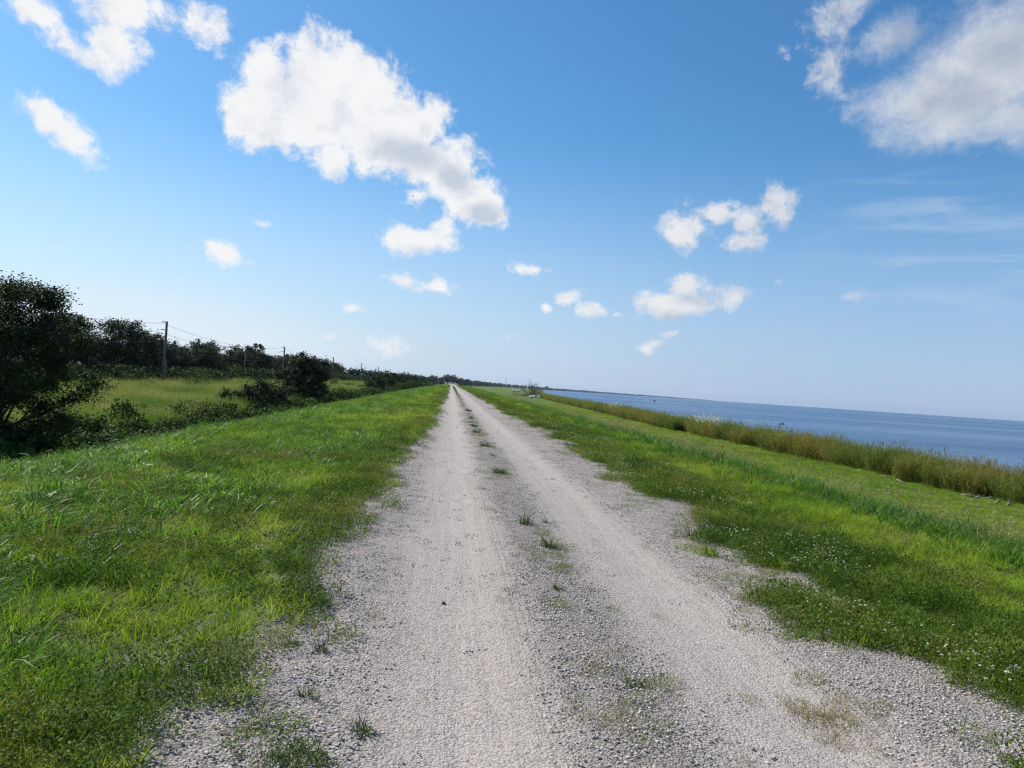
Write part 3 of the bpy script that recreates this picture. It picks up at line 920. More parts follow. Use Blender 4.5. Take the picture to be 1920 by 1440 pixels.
for x, y, v, s in lst:
    yy = y * 50 / 63.0
    k = sum(1 for q in pole_y[:4] if q < yy)
    cnt[k] = cnt.get(k, 0) + 1
    o = NUM[cnt[k] - 1]
    lab = f'{o} tree of the dark wood left of the nearest power pole, counted from the left' if k == 0 else f'{o} tree of the dark wood rightwards from the {names[k - 1]}'
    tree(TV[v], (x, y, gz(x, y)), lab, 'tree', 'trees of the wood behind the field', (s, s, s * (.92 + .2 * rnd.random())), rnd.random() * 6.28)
# trees on the ditch line farther along
for i, (px, X, v, s) in enumerate([(703, -23, 4, .75), (722, -24, 2, .8), (743, -23, 4, .95), (758, -24, 2, .9), (772, -23, 0, .85), (783, -24, 4, .95), (793, -23, 2, .85)]):
    q = at_x(px, 715, X)
    tree(TV[v], (q.x, q.y, gz(q.x, q.y)), f'{NUM[i]} of the dark ditch-side trees before the vanishing road, counted from the left', 'tree', 'trees lining the ditch in the distance', (s, s, s), rnd.random() * 6.28)


def far_wood(name, pts, label, seed, s0=1.0):
    """a wood so far off it reads as one mass: one object"""
    rng = np.random.default_rng(seed); mb = MB()
    for (x, y, H) in pts:
        n = 260
        R = H * .42
        zb = gz(x, y)
        cc = rng.normal(0, 1, (12, 3)); cc /= np.linalg.norm(cc, axis=1)[:, None]
        cc = cc * np.array([R, R, H * .36]) * (.6 + .4 * rng.random((12, 1))) + np.array([x, y, zb + H * .52])
        C = cc[rng.integers(0, 12, n)] + rng.normal(0, H * .085, (n, 3))
        V, Q, t = leaves(rng, C, H * .13, .3, asp=.7)
        mb.add(V, Q, tint=t)
        mb.tube([(x, y, zb - .3), (x, y, zb + H * .55)], [H * .03, H * .012], 4)
    return tag(obj(name, mb.mesh(name, M['tree'])), label, 'woods', kind='stuff')


rw = np.random.default_rng(77)
pts = []
y = 430.0
while y < 1500:
    pts.append((-62 - 10 * rw.random(), y, 9 + 3.5 * rw.random())); y += 7 + 4 * rw.random() + y * .004
for i in range(40):
    t = i / 39
    pts.append((-60 + 80 * t + rw.normal(0, 5), 1180 + 200 * t + rw.normal(0, 30), 12 + 5 * rw.random()))
far_wood('distant_woods', pts, 'far dark wood running to the end of the gravel road', 1)
pts = []
for i in range(170):
    t = i / 169
    yy = 1350 + 3300 * t
    pts.append(((18 + 150 * t) / F * yy + rw.normal(0, 8), yy + rw.normal(0, 30), 12 + 5 * rw.random() + 2 * t))
far_wood('shore_woods', pts, 'thin far tree line tapering out to the lake right of the road', 2)
# land across the lake
mb = MB(); rr = np.random.default_rng(78)
n = 220
V = []; 
for i in range(n + 1):
    t = i / n
    d = ray(1005 + 330 * t, 700); d = Vector((d.x, d.y, 0)).normalized()
    R0 = 4200 + 5200 * t
    h = (9 + 9 * float(fbm(np.array([t * 60.]), np.array([.3]), 5)[0]) + (7 if .055 < t < .075 else 0)) * (1 - t ** 3 * .75)
    for (dr, z) in ((0, WATER_Z - .5), (6, WATER_Z + h * .55), (60, WATER_Z + h), (260, WATER_Z + h * .9), (400, WATER_Z - .5)):
        V.append((d.x * (R0 + dr), d.y * (R0 + dr), z + (rr.random() - .5) * h * .25 * (z > WATER_Z)))
Q = [(i * 5 + j, (i + 1) * 5 + j, (i + 1) * 5 + j + 1, i * 5 + j + 1) for i in range(n) for j in range(4)]
mb.add(V, Q)
M['farland'] = simple_mat('distant_wooded_shore', (.045, .065, .035), (.03, .045, .025), .02, .95)
tag(obj('far_shore', mb.mesh('far_shore', M['farland'])), 'low hazy wooded shore across the lake', 'shore', kind='structure')

# two palms standing above the wood
def palm_parts(seed, H):
    rng = np.random.default_rng(seed); tr = MB(); cr = MB()
    k = np.linspace(0, 1, 7)
    tr.tube(np.column_stack([.25 * k ** 2, .1 * k, k * H]), .19 - .06 * k, 7)
    for i in range(26):
        az = rng.random() * 2 * PI; up = rng.random() * 1.9 - .5
        L = 1.5 + .3 * rng.random()
        base = np.array([.25, .1, H])
        t = np.linspace(0, 1, 6)
        P = base + np.column_stack([np.cos(az) * L * t * math.cos(up), np.sin(az) * L * t * math.cos(up), L * (math.sin(up) * t - .45 * t ** 2)])
        for s in (-1, 1):
            sd = np.array([-math.sin(az), math.cos(az), -.25]) * s
            W = .38 * np.sin(PI * np.clip(t + .05, 0, 1)) + .03
            E = P + sd * W[:, None]
            V = np.vstack([P, E]); Qs = [(j, j + 1, j + 7, j + 6) for j in range(5)]
            cr.add(V, Qs, tint=rng.random())
    return tr.mesh('trunk', M['bark'], True), cr.mesh('crown', M['tree'])


for px, H, lab in ((475, 13.4, 'left of two tall thin palms rising above the wood'), (484, 13.6, 'right of two tall thin palms rising above the wood')):
    q = at_x(px, 690, -72)
    tree(palm_parts(px, H), (q.x, q.y, gz(q.x, q.y)), lab, 'palm', 'twin palms', name='palm_tree')

# dead tree and rubble on the shore
def dead_parts(seed):
    rng = np.random.default_rng(seed); tr = MB(); br = MB()
    tr.tube([(-1, 0, -.3), (-.4, .1, 1.2), (.2, 0, 2.6)], [.55, .42, .3], 7)
    def grow(p, d, L, r, depth):
        q = [np.array(p)]; dd = np.array(d, float)
        for s in range(4):
            dd = dd + rng.normal(0, .22, 3); dd /= np.linalg.norm(dd); q.append(q[-1] + dd * L / 4)
        br.tube(q, np.linspace(r, r * .45, 5), 5)
        if depth:
            for j in range(4):
                k = rng.integers(1, 5); nd = dd + rng.normal(0, .75, 3); nd[2] += .25
                grow(q[k], nd / np.linalg.norm(nd), L * .62, r * .5, depth - 1)
    for i in range(11):
        a = i / 11 * 2 * PI
        d = np.array([math.cos(a) * 1.3, math.sin(a) * .8, .35 + 1.0 * rng.random()])
        grow((rng.normal(0, 2.2), 0, .5 + 1.0 * rng.random()), d / np.linalg.norm(d), 4.8 + 2.4 * rng.random(), .17, 3)
    return tr.mesh('trunk', M['deadwood'], True), br.mesh('branches', M['deadwood'], True)


dp = dead_parts(3)
q = at_z(1000, 745, -4.2)
e = bpy.data.objects.new('dead_tree', None); COL.objects.link(e); e.location = (q.x, q.y, gz(q.x, q.y))
tag(e, 'bare sprawling dead tree on the shore beside the lake', 'dead tree')
e.scale = (1.15, 1.15, 1.0)
obj('trunk', dp[0], e); obj('branches', dp[1], e)
rng = np.random.default_rng(4); mb = MB()
for i in range(46):
    c = at_z(990 + 42 * rng.random(), 743.5 + 2 * rng.random(), -4.0)
    mb.ball((c.x, c.y - 6, -3.9 + .5 * rng.random()), tuple(.5 + .9 * rng.random(3)), i, .25, 1)
for i in range(16):
    c = at_z(960 + 14 * rng.random(), 733 + 2 * rng.random(), -4.0)
    mb.ball((c.x, c.y, -3.6 + .6 * rng.random()), tuple(.8 + 1.2 * rng.random(3)), 90 + i, .25, 1)
tag(obj('rubble', mb.mesh('rubble', M['rubble'])), 'pale rubble heaped on the shore around the dead tree', 'rubble', kind='stuff')

# white plume clumps in the reeds
def plume_clump(seed, n, H):
    rng = np.random.default_rng(seed); st = MB(); pl = MB()
    V, T, t, P = blades(rng, n, .7, H, .018, .22, .5, 4, .12); st.add(V, T=T, tint=t * .6)
    for i in range(n):
        d = P[i, -1] - P[i, -2]; L = np.linalg.norm(d); d /= L
        s = np.linspace(-.35, .25, 26)[:, None]
        c = P[i, -1] + d * s + np.array([.18, 0, -.05]) * (s + .35) ** 2 + rng.normal(0, .035, (26, 3))
        V, Q, tt = leaves(rng, c, .20, 0, asp=.35); pl.add(V, Q, tint=tt)
    return st.mesh('stems', M['reed']), pl.mesh('plumes', M['plume'])


for px, py, X, n, H, lab in ((1320, 800, 39.6, 46, 3.3, 'big clump of white plume grass standing out of the reeds'), (1150, 766, 42.5, 20, 3.3, 'small pale plume clump far along the reed band')):
    q = at_x(px, py, X)
    e = bpy.data.objects.new('plume_grass', None); COL.objects.link(e); e.location = (q.x, q.y, gz(q.x, q.y) - .05)
    tag(e, lab, 'plume grass'); a, b = plume_clump(px, n, H)
    obj('stems', a, e); obj('plumes', b, e)

# ------------------------------------------------------------------ utility poles and wires
POLE_H = 12.4
ARM_Z = [(12.1, .75, .35), (10.9, 1.45, .12), (9.1, 1.45, .10)]


def pole_meshes():
    p = MB(); p.tube([(0, 0, -.3), (0, 0, POLE_H * .5), (0, 0, POLE_H)], [.30, .25, .20], 8)
    out = [('shaft', p.mesh('shaft', M['polewood'], True))]
    for z, L, rise in ARM_Z:
        a = MB(); a.tube([(-.1, 0, z), (-L * .6, 0, z + rise * .7), (-L, 0, z + rise)], [.085, .07, .055], 6)
        i = MB()
        for k in range(4):
            i.tube([(-L, 0, z + rise - .02 - k * .09), (-L, 0, z + rise - .08 - k * .09)], [.075, .05], 8)
        out.append(('cross_arm', a.mesh('cross_arm', M['metal'], True), i.mesh('insulator', M['porcelain'], True)))
    return out


PM = pole_meshes()
ylist = [pole_y[0] - 96] + pole_y
for k in range(7, 10): ylist.append(ylist[-1] + 102)
gname = 'power poles across the field'
labs = ['power pole outside the left edge', 'nearest tall power pole with three side arms', 'second power pole, left of the lone round tree', 'third power pole, right of the lone round tree',
        'fourth power pole, above the olive field', 'fifth power pole, rising over the ditch trees', 'sixth power pole, small above the ditch trees', 'seventh power pole, tiny near the vanishing road',
        'eighth power pole, tiny near the vanishing road', 'ninth power pole, farthest of the line']
pole_top = []
for i, yk in enumerate(ylist):
    zb = 1.6 + 7.35 - POLE_H
    pole_top.append((POLE_X, yk, zb))
    if i == 0: pass
    e = bpy.data.objects.new('power_pole', None); COL.objects.link(e); e.location = (POLE_X, yk, zb)
    tag(e, labs[i], 'power pole', gname)
    obj('shaft', PM[0][1], e)
    for nm, am, im in PM[1:]:
        a = obj(nm, am, e); obj('insulator', im, a)
for a_i, (z, L, rise) in enumerate(ARM_Z):
    mb = MB()
    for (x, y0, zb), (_, y1, zb1) in zip(pole_top[:-1], pole_top[1:]):
        t = np.linspace(0, 1, 14)
        zz = zb + z + rise - .42 - 4 * 1.7 * t * (1 - t)
        mb.tube(np.column_stack([np.full(14, x - L), y0 + (y1 - y0) * t, zz]), .020, 4, cap=False)
    tag(obj('power_line', mb.mesh('power_line', M['wire'])), ['topmost wire strung between the power poles', 'middle wire strung between the power poles', 'lowest wire strung between the power poles'][a_i], 'wire', 'wires on the power poles')
# stub pole leaning beside the nearest pole, and a short pole in front of the wood
for px, py, X, H, lab in ((310, 700, -51.5, 5.6, 'short slim stub pole right beside the nearest power pole'), (458, 700, -56, 9.0, 'short grey pole before the wood near the palms')):
    q = at_x(px, py, X); mb = MB(); zb = gz(q.x, q.y)
    mb.tube([(0, 0, -.3), (0, 0, H)], [.13, .10], 7)
    e = bpy.data.objects.new('stub_pole', None); COL.objects.link(e); e.location = (q.x, q.y, zb); tag(e, lab, 'pole')
    obj('shaft', mb.mesh('shaft', M['polewood'], True), e)
    cb = MB(); cb.tube([(0, 0, H), (0, 0, H + .06)], [.12, .08], 7); obj('cap', cb.mesh('cap', M['metal']), e)
# lattice mast on the horizon
q = at_x(948, 720, 130.0)
D = 2300.0; d = ray(948, 722); q = CAM + d * D
H = 32.0; ml = MB(); mbz = MB(); hw = .75
for sx, sy in ((-1, -1), (1, -1), (0, 1)):
    ml.tube([(sx * hw, sy * hw, 0), (sx * hw * .5, sy * hw * .5, H)], .22, 5)
c3 = [(-hw, -hw), (hw, -hw), (0, hw)]
for k in range(18):
    z0 = k * H / 18; z1 = z0 + H / 18
    for j in range(3):
        a, b = c3[j], c3[(j + 1) % 3]; f0 = 1 - .5 * z0 / H; f1 = 1 - .5 * z1 / H
        mbz.tube([(a[0] * f0, a[1] * f0, z0), (b[0] * f1, b[1] * f1, z1)], .10, 4)
e = bpy.data.objects.new('radio_mast', None); COL.objects.link(e); e.location = (q.x, q.y, -4.2); tag(e, 'thin lattice radio mast far off above the tree line', 'radio mast')
obj('mast_legs', ml.mesh('mast_legs', M['metal']), e); obj('bracing', mbz.mesh('bracing', M['metal']), e)

# ------------------------------------------------------------------ channel markers, snags
for px, py, w, hgt, lab in ((1139, 745.5, .5, 2.0, 'small channel marker farthest left on the lake'), (1227, 757, .9, 2.9, 'tallest channel marker standing in the lake'), (1293, 758, .6, 1.9, 'small channel marker farthest right on the lake')):
    q = at_z(px, py, WATER_Z)
    e = bpy.data.objects.new('channel_marker', None); COL.objects.link(e); e.location = (q.x, q.y, WATER_Z)
    tag(e, lab, 'channel marker', 'channel markers out on the lake')
    mb = MB(); mb.tube([(0, 0, -2), (0, 0, hgt)], [.2, .17], 8); obj('pile', mb.mesh('pile', M['polewood'], True), e)
    mb = MB(); mb.box((0, -.22, hgt - .45), (w * 1.5, .05, .9)); obj('board', mb.mesh('board', M['redboard']), e)
q = at_z(1465, 796, WATER_Z)
mb = MB(); mb.tube([(-1.1, 0, -.15), (-.4, .05, .15), (.5, 0, .28), (1.0, .1, .05)], [.12, .2, .2, .1], 7)
mb.tube([(.3, 0, .2), (.5, .1, .6), (.75, .1, .8)], [.09, .06, .03], 5); mb.tube([(-.3, 0, .1), (-.5, -.1, .5)], [.07, .03], 5)
tag(obj('floating_log', mb.mesh('floating_log', M['deadwood'], True), loc=(q.x, q.y, WATER_Z)), 'dark branchy log lying in the water beyond the reeds', 'log')
q = at_z(1655, 833, WATER_Z)
mb = MB(); mb.tube([(0, 0, -.5), (.02, 0, .1), (.08, 0, .36)], [.14, .13, .09], 7)
mb.tube([(.05, 0, .25), (.25, .05, .42)], [.05, .03], 5)
tag(obj('snag', mb.mesh('snag', M['deadwood'], True), loc=(q.x, q.y, WATER_Z)), 'tiny dark snag poking from the water just above the reed tops', 'snag')

# ------------------------------------------------------------------ white pickup far down the road
def pickup(loc):
    e = bpy.data.objects.new('pickup_truck', None); COL.objects.link(e); e.location = loc
    tag(e, 'white pickup truck tiny at the far end of the gravel road', 'truck')
    b = MB(); b.box((0, 0, .85), (1.95, 5.4, .7), taper=.97); b.box((0, .4, 1.5), (1.75, 2.1, .65), taper=.82)
    obj('body', b.mesh('body', M['whitepaint']), e)
    g = MB(); g.box((0, -.66, 1.52), (1.35, .08, .42)); obj('windscreen', g.mesh('windscreen', M['glass']), e)
    for sx in (-1, 1):
        h = MB(); h.box((sx * .72, -2.69, .95), (.36, .06, .2)); obj('headlight', h.mesh('headlight', M['porcelain']), e)
        for sy in (-1.7, 1.7):
            w = MB(); w.tube([(sx * .78, sy, .4), (sx * 1.0, sy, .4)], [.4, .4], 14); wo = obj('wheel', w.mesh('wheel', M['rubber'], False), e)
            rm = MB(); rm.tube([(sx * 1.0, sy, .4), (sx * 1.015, sy, .4)], [.22, .2], 12); obj('rim', rm.mesh('rim', M['metal']), wo)
    return e


pickup((1.1, 640, gz(1.1, 640)))

# ------------------------------------------------------------------ things on the road
def weed_mesh(seed, n, L, W, dry=False):
    rng = np.random.default_rng(seed); mb = MB()
    V, T, t, _ = blades(rng, n, L * .35, L, W, .75, .8, 3, .3); mb.add(V, T=T, tint=t)
    m = n
    a = rng.random(m) * 2 * PI; r = L * .6 * np.sqrt(rng.random(m))
    C = np.column_stack([r * np.cos(a), r * np.sin(a), .01 + L * .35 * rng.random(m)])
    V, Q, t = leaves(rng, C, L * .16, .4); mb.add(V, Q, tint=t)
    return mb.mesh('weed_tuft', M['straw'] if dry else M['weed'])


M['weed'] = leaf_mat('road_weed_leaves', [(0, (.030, .055, .014)), (.6, (.06, .105, .024)), (1, (.13, .15, .05))], .5, .25, inst=False)
WM = [weed_mesh(500 + i, n, .13, .006) for i, n in enumerate((70, 46, 90, 36))]
WEEDS = [(1185, 1290, .85, 3, 'upright weed casting a shadow, nearest in the centre strip'), (1030, 1030, 1.15, 0, 'wide green tuft right of centre below the spiky tuft'),
         (984, 985, 1.35, 1, 'spiky thin tuft in the centre strip beside a tiny one'), (1021, 981, .6, 3, 'tiny tuft close right of the spiky one'),
         (936, 889, 1.6, 2, 'broad low tuft alone in the middle of the road'), (923, 856, 1.1, 3, 'small dark tuft just beyond the broad low one'),
         (908, 838, 1.8, 0, 'rounded bushy tuft in the centre strip, mid distance'), (893, 812, 1.9, 2, 'flat tuft with a twin right behind it on the strip'),
         (889, 801, 1.9, 0, 'twin tuft right behind the flat one'), (884, 785, 2.0, 1, 'far tuft where the centre weeds thin out'), (878, 771, 2.6, 2, 'far dark tuft at the end of the separate tufts'),
         (1331, 1040, 1.1, 0, 'leafy weed at the right edge of the gravel'), (602, 1220, .75, 1, 'thin weed on the left gravel shoulder with a long shadow'),
         (575, 1306, .7, 3, 'small flat weed low on the left gravel shoulder'), (548, 1206, .6, 1, 'small weed close to the left grass edge'),
         (680, 1372, .8, 1, 'sparse brownish weed near the bottom of the left shoulder'), (1045, 1110, .7, 1, 'faint thin weed in the centre strip, near view')]
for i, (px, py, s, k, lab) in enumerate(WEEDS):
    q = at_z(px, py, 0.0)
    z = float(road_surface(np.array([q.x]), np.array([q.y]))[0])
    o = obj('weed_tuft', WM[k], loc=(q.x, q.y, z - .005), rz=i * 1.7); o.scale = (s, s, s * (.8 if py > 900 else .6))
    tag(o, lab, 'weed', 'weed tufts on the gravel road')
# strip of weeds far along the middle
rng = np.random.default_rng(19)
n = 300; Y = 48 + 300 * rng.random(n)
P = np.column_stack([1.02 + rng.normal(0, .10, n), Y, np.zeros(n)]); P[:, 2] = ground_z(P[:, 0], P[:, 1])
scatter('centre_weeds', 'creeping_weeds', P, np.clip(Y / 120, .6, 1.6) * (.7 + .7 * rng.random(n)), .3 + .4 * rng.random(n), 'dark weedy line far along the middle of the road', 'weeds', 13)
# dry brown patch, right of the road
rng = np.random.default_rng(20)
q = at_z(1555, 1330, 0); n = 26
P = np.column_stack([q.x + rng.normal(0, .15, n), q.y + rng.normal(0, .13, n), np.zeros(n)]); P[:, 2] = road_surface(P[:, 0], P[:, 1])
scatter('dry_weeds', 'dry_weeds', P, .45 + .35 * rng.random(n), .9 + .1 * rng.random(n), 'brown dry weed patch on the right gravel shoulder', 'weeds', 14)
# straw and dead stalks caught in both verges
rng = np.random.default_rng(29)
A = np.vstack([bands(rng, -6.8, -1.0, [(2.5, 9, 5, .8), (9, 25, 3, 1.1), (25, 70, 1, 1.8)], on_verge), bands(rng, 3.0, 8.0, [(3, 9, 6, .8), (9, 25, 4, 1.1), (25, 70, 1.2, 1.8)], on_verge)])
scatter('dry_stalks', 'dry_weeds', put(A, .02), A[:, 2] * (.6 + .8 * rng.random(len(A))), .5 + .5 * rng.random(len(A)), 'dry straw and dead stalks caught in the verge grass', 'straw', 19, .5)
# thin dead stems along the centre strip
rng = np.random.default_rng(23); n = 900; Y = 3 + 42 * rng.random(n); X = .98 + rng.normal(0, .17, n)
k = fbm(X * 2.2, Y * .8, 123) > .55
P = np.column_stack([X[k], Y[k], np.zeros(k.sum())]); P[:, 2] = road_surface(P[:, 0], P[:, 1])
scatter('dead_stems', 'dry_weeds', P, .3 + .5 * rng.random(len(P)), .4 + .6 * rng.random(len(P)), 'thin dead weed stems lying between the wheel tracks', 'weeds', 16)
# pale worn streak in the left verge
q = at_z(505, 852, 0); n = 320
P = np.column_stack([q.x + rng.normal(0, .75, n), q.y + rng.normal(0, .55, n), np.zeros(n)]); P[:, 2] = ground_z(P[:, 0], P[:, 1]) + .03
scatter('dead_grass', 'dry_weeds', P, .9 + .8 * rng.random(n), .7 + .3 * rng.random(n), 'pale worn streak of flattened dry grass on the left verge', 'grass', 17)
# green patch at the lower left of the gravel
q = at_z(520, 1424, 0); n = 8
P = np.column_stack([q.x + rng.normal(0, .15, n), q.y + rng.normal(0, .04, n), np.zeros(n)]); P[:, 2] = road_surface(P[:, 0], P[:, 1])
scatter('shoulder_grass', 'creeping_weeds', P, .5 + .35 * rng.random(n), .0 + .35 * rng.random(n), 'isolated green grass patch on the left gravel shoulder', 'grass', 15)
q = at_z(832, 1129, -.01); mb = MB(); mb.ball((0, 0, .008), (.016, .013, .011), 3, .2, 2)
tag(obj('dark_stone', mb.mesh('dark_stone', M['darkstone']), loc=(q.x, q.y, float(road_surface(np.array([q.x]), np.array([q.y]))[0]))), 'single dark stone lying in the left wheel track', 'stone')
q = at_z(1903, 1276, -.02); mb = MB(); mb.ball((0, 0, .05), (.06, .045, .03), 8, .12, 2)
tag(obj('pale_stone', mb.mesh('pale_stone', M['rubble']), loc=(q.x, q.y, gz(q.x, q.y))), 'pale stone in the weeds at the right edge', 'stone')
for i, (px, py, L) in enumerate(((1815, 931, .9), (1835, 936, 1.3), (1858, 936, .8), (1872, 943, 1.5), (1893, 946, 1.1), (1690, 905, 1.0), (1665, 897, .8))):
    q = at_z(px, py, -4.1); mb = MB(); r = random.Random(i)
    a = r.random() * 3; mb.tube([(-L / 2, 0, .04), (0, .06, .10 + .1 * r.random()), (L / 2, 0, .05 + .3 * r.random())], [.05, .065, .03], 6)
    mb.tube([(0, .05, .1), (L * .2, .15, .35)], [.03, .015], 5)
    o = obj('driftwood', mb.mesh('driftwood', M['driftwood'], True), loc=(q.x, q.y, gz(q.x, q.y)), rz=a)
    tag(o, f'{NUM[i]} pale driftwood branch at the foot of the reeds' if i < 5 else ('pale driftwood under the reeds, left of the others' if i == 6 else 'pale driftwood under the reeds between the two groups'), 'driftwood', 'driftwood along the reeds')

# bird in the sky
d = ray(775, 368); q = CAM + d * 105
V = [(-.05, .3, 0), (.05, .3, 0), (0, .42, .02), (-.07, 0, 0), (.07, 0, 0), (0, .05, .08), (0, .05, -.07), (-.03, -.32, 0), (.03, -.32, 0), (0, -.45, 0),
     (-.35, .12, .16), (-.30, -.06, .15), (-.75, -.02, .05), (.35, .12, .16), (.30, -.06, .15), (.75, -.02, .05)]
T = [(0, 2, 5), (1, 5, 2), (0, 6, 2), (1, 2, 6), (0, 5, 3), (1, 4, 5), (0, 3, 6), (1, 6, 4), (3, 5, 7), (4, 8, 5), (3, 7, 6), (4, 6, 8), (5, 8, 7), (6, 7, 8), (7, 8, 9),
     (3, 5, 10), (3, 10, 11), (10, 12, 11), (4, 13, 5), (4, 14, 13), (13, 14, 15)]
mb = MB(); mb.add(np.array(V) * .8, T=T)
tag(obj('bird', mb.mesh('bird', M['feather']), loc=q, rz=.6), 'tiny dark bird flying before the big white cloud', 'bird')

# ------------------------------------------------------------------ air
mb = MB(); mb.box((0, 5500, 9), (36000, 15000, 60))
hz = bpy.data.materials.new('thin_air'); hz.use_nodes = True
hz.node_tree.nodes.remove(hz.node_tree.nodes['Principled BSDF'])
pv = hz.node_tree.nodes.new('ShaderNodeVolumePrincipled'); pv.inputs['Density'].default_value = 4e-5; pv.inputs['Color'].default_value = (.62, .74, .90, 1); pv.inputs['Anisotropy'].default_value = .3
hz.node_tree.links.new(pv.outputs[0], hz.node_tree.nodes['Material Output'].inputs['Volume'])
tag(obj('haze', mb.mesh('haze', hz)), 'thin blue summer haze over the lake', 'haze', kind='stuff')

# ------------------------------------------------------------------ sun and sky
SUN_AZ, SUN_EL = math.radians(-52), math.radians(43)
sd = Vector((math.sin(SUN_AZ) * math.cos(SUN_EL), math.cos(SUN_AZ) * math.cos(SUN_EL), math.sin(SUN_EL)))
sl = bpy.data.lights.new('sun', 'SUN'); sl.energy = 5.0; sl.angle = math.radians(.53); sl.color = (1, .94, .85)
so = bpy.data.objects.new('sun', sl); COL.objects.link(so)
so.rotation_euler = sd.to_track_quat('Z', 'Y').to_euler()

CLOUDS = [  # px, py, rx, ry, turn, weight
    (478, 215, 62, 62, 0, 1), (500, 140, 50, 62, 0, 1), (582, 118, 30, 46, 15, .9), (610, 165, 90, 85, 0, 1.2), (650, 130, 55, 50, 30, .9), (755, 205, 45, 50, 40, .9), (575, 235, 110, 55, 10, 1.1), (620, 290, 45, 38, 30, .9),
    (690, 195, 75, 85, 0, 1.1), (720, 265, 105, 60, 10, 1.2), (790, 235, 45, 55, 40, .9), (800, 305, 85, 42, 15, 1), (845, 320, 55, 60, 40, 1.05), (880, 372, 68, 44, 20, 1.05), (915, 388, 40, 34, 0, .9),
    (778, 366, 32, 20, -20, .6), (790, 452, 70, 28, 8, .9), (832, 425, 26, 36, 0, .65),
    (70, 28, 60, 30, 25, .75), (225, 20, 65, 40, 0, .8), (150, 98, 45, 16, 20, .55), (215, 85, 45, 48, 60, .8), (375, 35, 55, 32, 30, .55), (300, 15, 60, 18, 0, .5),
    (100, 222, 52, 30, 30, .85), (132, 258, 42, 28, 45, .8), (417, 475, 30, 28, 20, .85), (458, 487, 16, 8, 0, .5), (490, 417, 22, 8, 0, .35),
    (1850, 130, 170, 85, -22, .80), (1740, 185, 120, 50, 5, .60), (1905, 20, 100, 60, 0, .40), (1590, 8, 95, 32, -22, .5), (1550, 120, 34, 50, 10, .40), (1670, 75, 70, 34, -10, .40), (1880, 225, 120, 60, 10, .45),
    (1272, 440, 42, 34, 40, .75), (1350, 400, 55, 24, 10, .62), (1310, 425, 40, 22, 20, .5), (1402, 418, 34, 34, 0, .6), (1450, 388, 42, 38, 20, .75), (1395, 456, 44, 22, -10, .55),
    (1258, 572, 72, 28, -5, .9), (1285, 535, 42, 28, 0, .8), (1375, 552, 60, 22, 0, .42), (1217, 655, 27, 12, -10, .55), (1255, 628, 22, 8, 0, .35),
    (1066, 556, 30, 18, 0, .65), (1028, 573, 18, 12, 0, .55), (1110, 582, 28, 16, 0, .55), (1152, 590, 20, 8, 0, .35),
    (1005, 500, 38, 15, 0, .5), (822, 537, 34, 18, 0, .7), (745, 525, 45, 16, 15, .42), (660, 580, 18, 7, 0, .4), (720, 645, 52, 22, 0, .42), (1595, 556, 32, 13, 0, .38), (955, 633, 18, 7, 0, .3), (612, 630, 16, 7, 0, .3),
]


def cloud_group():
    g = bpy.data.node_groups.new('cloud_field', 'ShaderNodeTree')
    g.interface.new_socket('P', in_out='INPUT', socket_type='NodeSocketVector')
    g.interface.new_socket('D', in_out='OUTPUT', socket_type='NodeSocketFloat')
    nt = NT(g); gi = nt.new('NodeGroupInput'); go = nt.new('NodeGroupOutput')
    P = gi.outputs[0]
    w1 = nt.new('ShaderNodeTexNoise'); w1.inputs['Scale'].default_value = 14; w1.inputs['Detail'].default_value = 3
    nt.l.new(P, w1.inputs['Vector'])
    off = nt.vmath('MULTIPLY', nt.vmath('SUBTRACT', w1.outputs['Color'], (.5, .5, .5)), (.034, .028, 0))
    Pw = nt.vmath('ADD', P, off)
    acc = None
    for px, py, rx, ry, turn, wt in CLOUDS:
        a, e = azel(px, py)
        mp = nt.new('ShaderNodeMapping', vector_type='TEXTURE'); nt.l.new(Pw, mp.inputs[0])
        mp.inputs['Location'].default_value = (a, e, 0)
        mp.inputs['Rotation'].default_value = (0, 0, -math.radians(turn - 3.8))
        mp.inputs['Scale'].default_value = (rx * 1.25 / F, ry * 1.25 / F, 1)
        ln = nt.vmath('LENGTH', mp.outputs[0])
        v = nt.math('MULTIPLY_ADD', ln, -wt, wt)
        if acc is None: acc = v
        else: acc = nt.math('SMOOTH_MAX', acc, v, .12)
    n1 = nt.noise(Pw, 20, 10, .64)
    n2 = nt.noise(Pw, 62, 8, .70)
    nz = nt.math('ADD', nt.math('MULTIPLY', nt.math('SUBTRACT', n1, .53), 1.5), nt.math('MULTIPLY', nt.math('SUBTRACT', n2, .5), .80))
    sx = nt.new('ShaderNodeSeparateXYZ'); nt.l.new(P, sx.inputs[0])
    soft = nt.math('MULTIPLY_ADD', nt.smooth(sx.outputs[0], .40, .52), -.62, 1.0)
    d = nt.math('ADD', nt.math('MAXIMUM', acc, -.6), nt.math('MULTIPLY', nz, soft))
    nt.l.new(d, go.inputs[0])
    return g


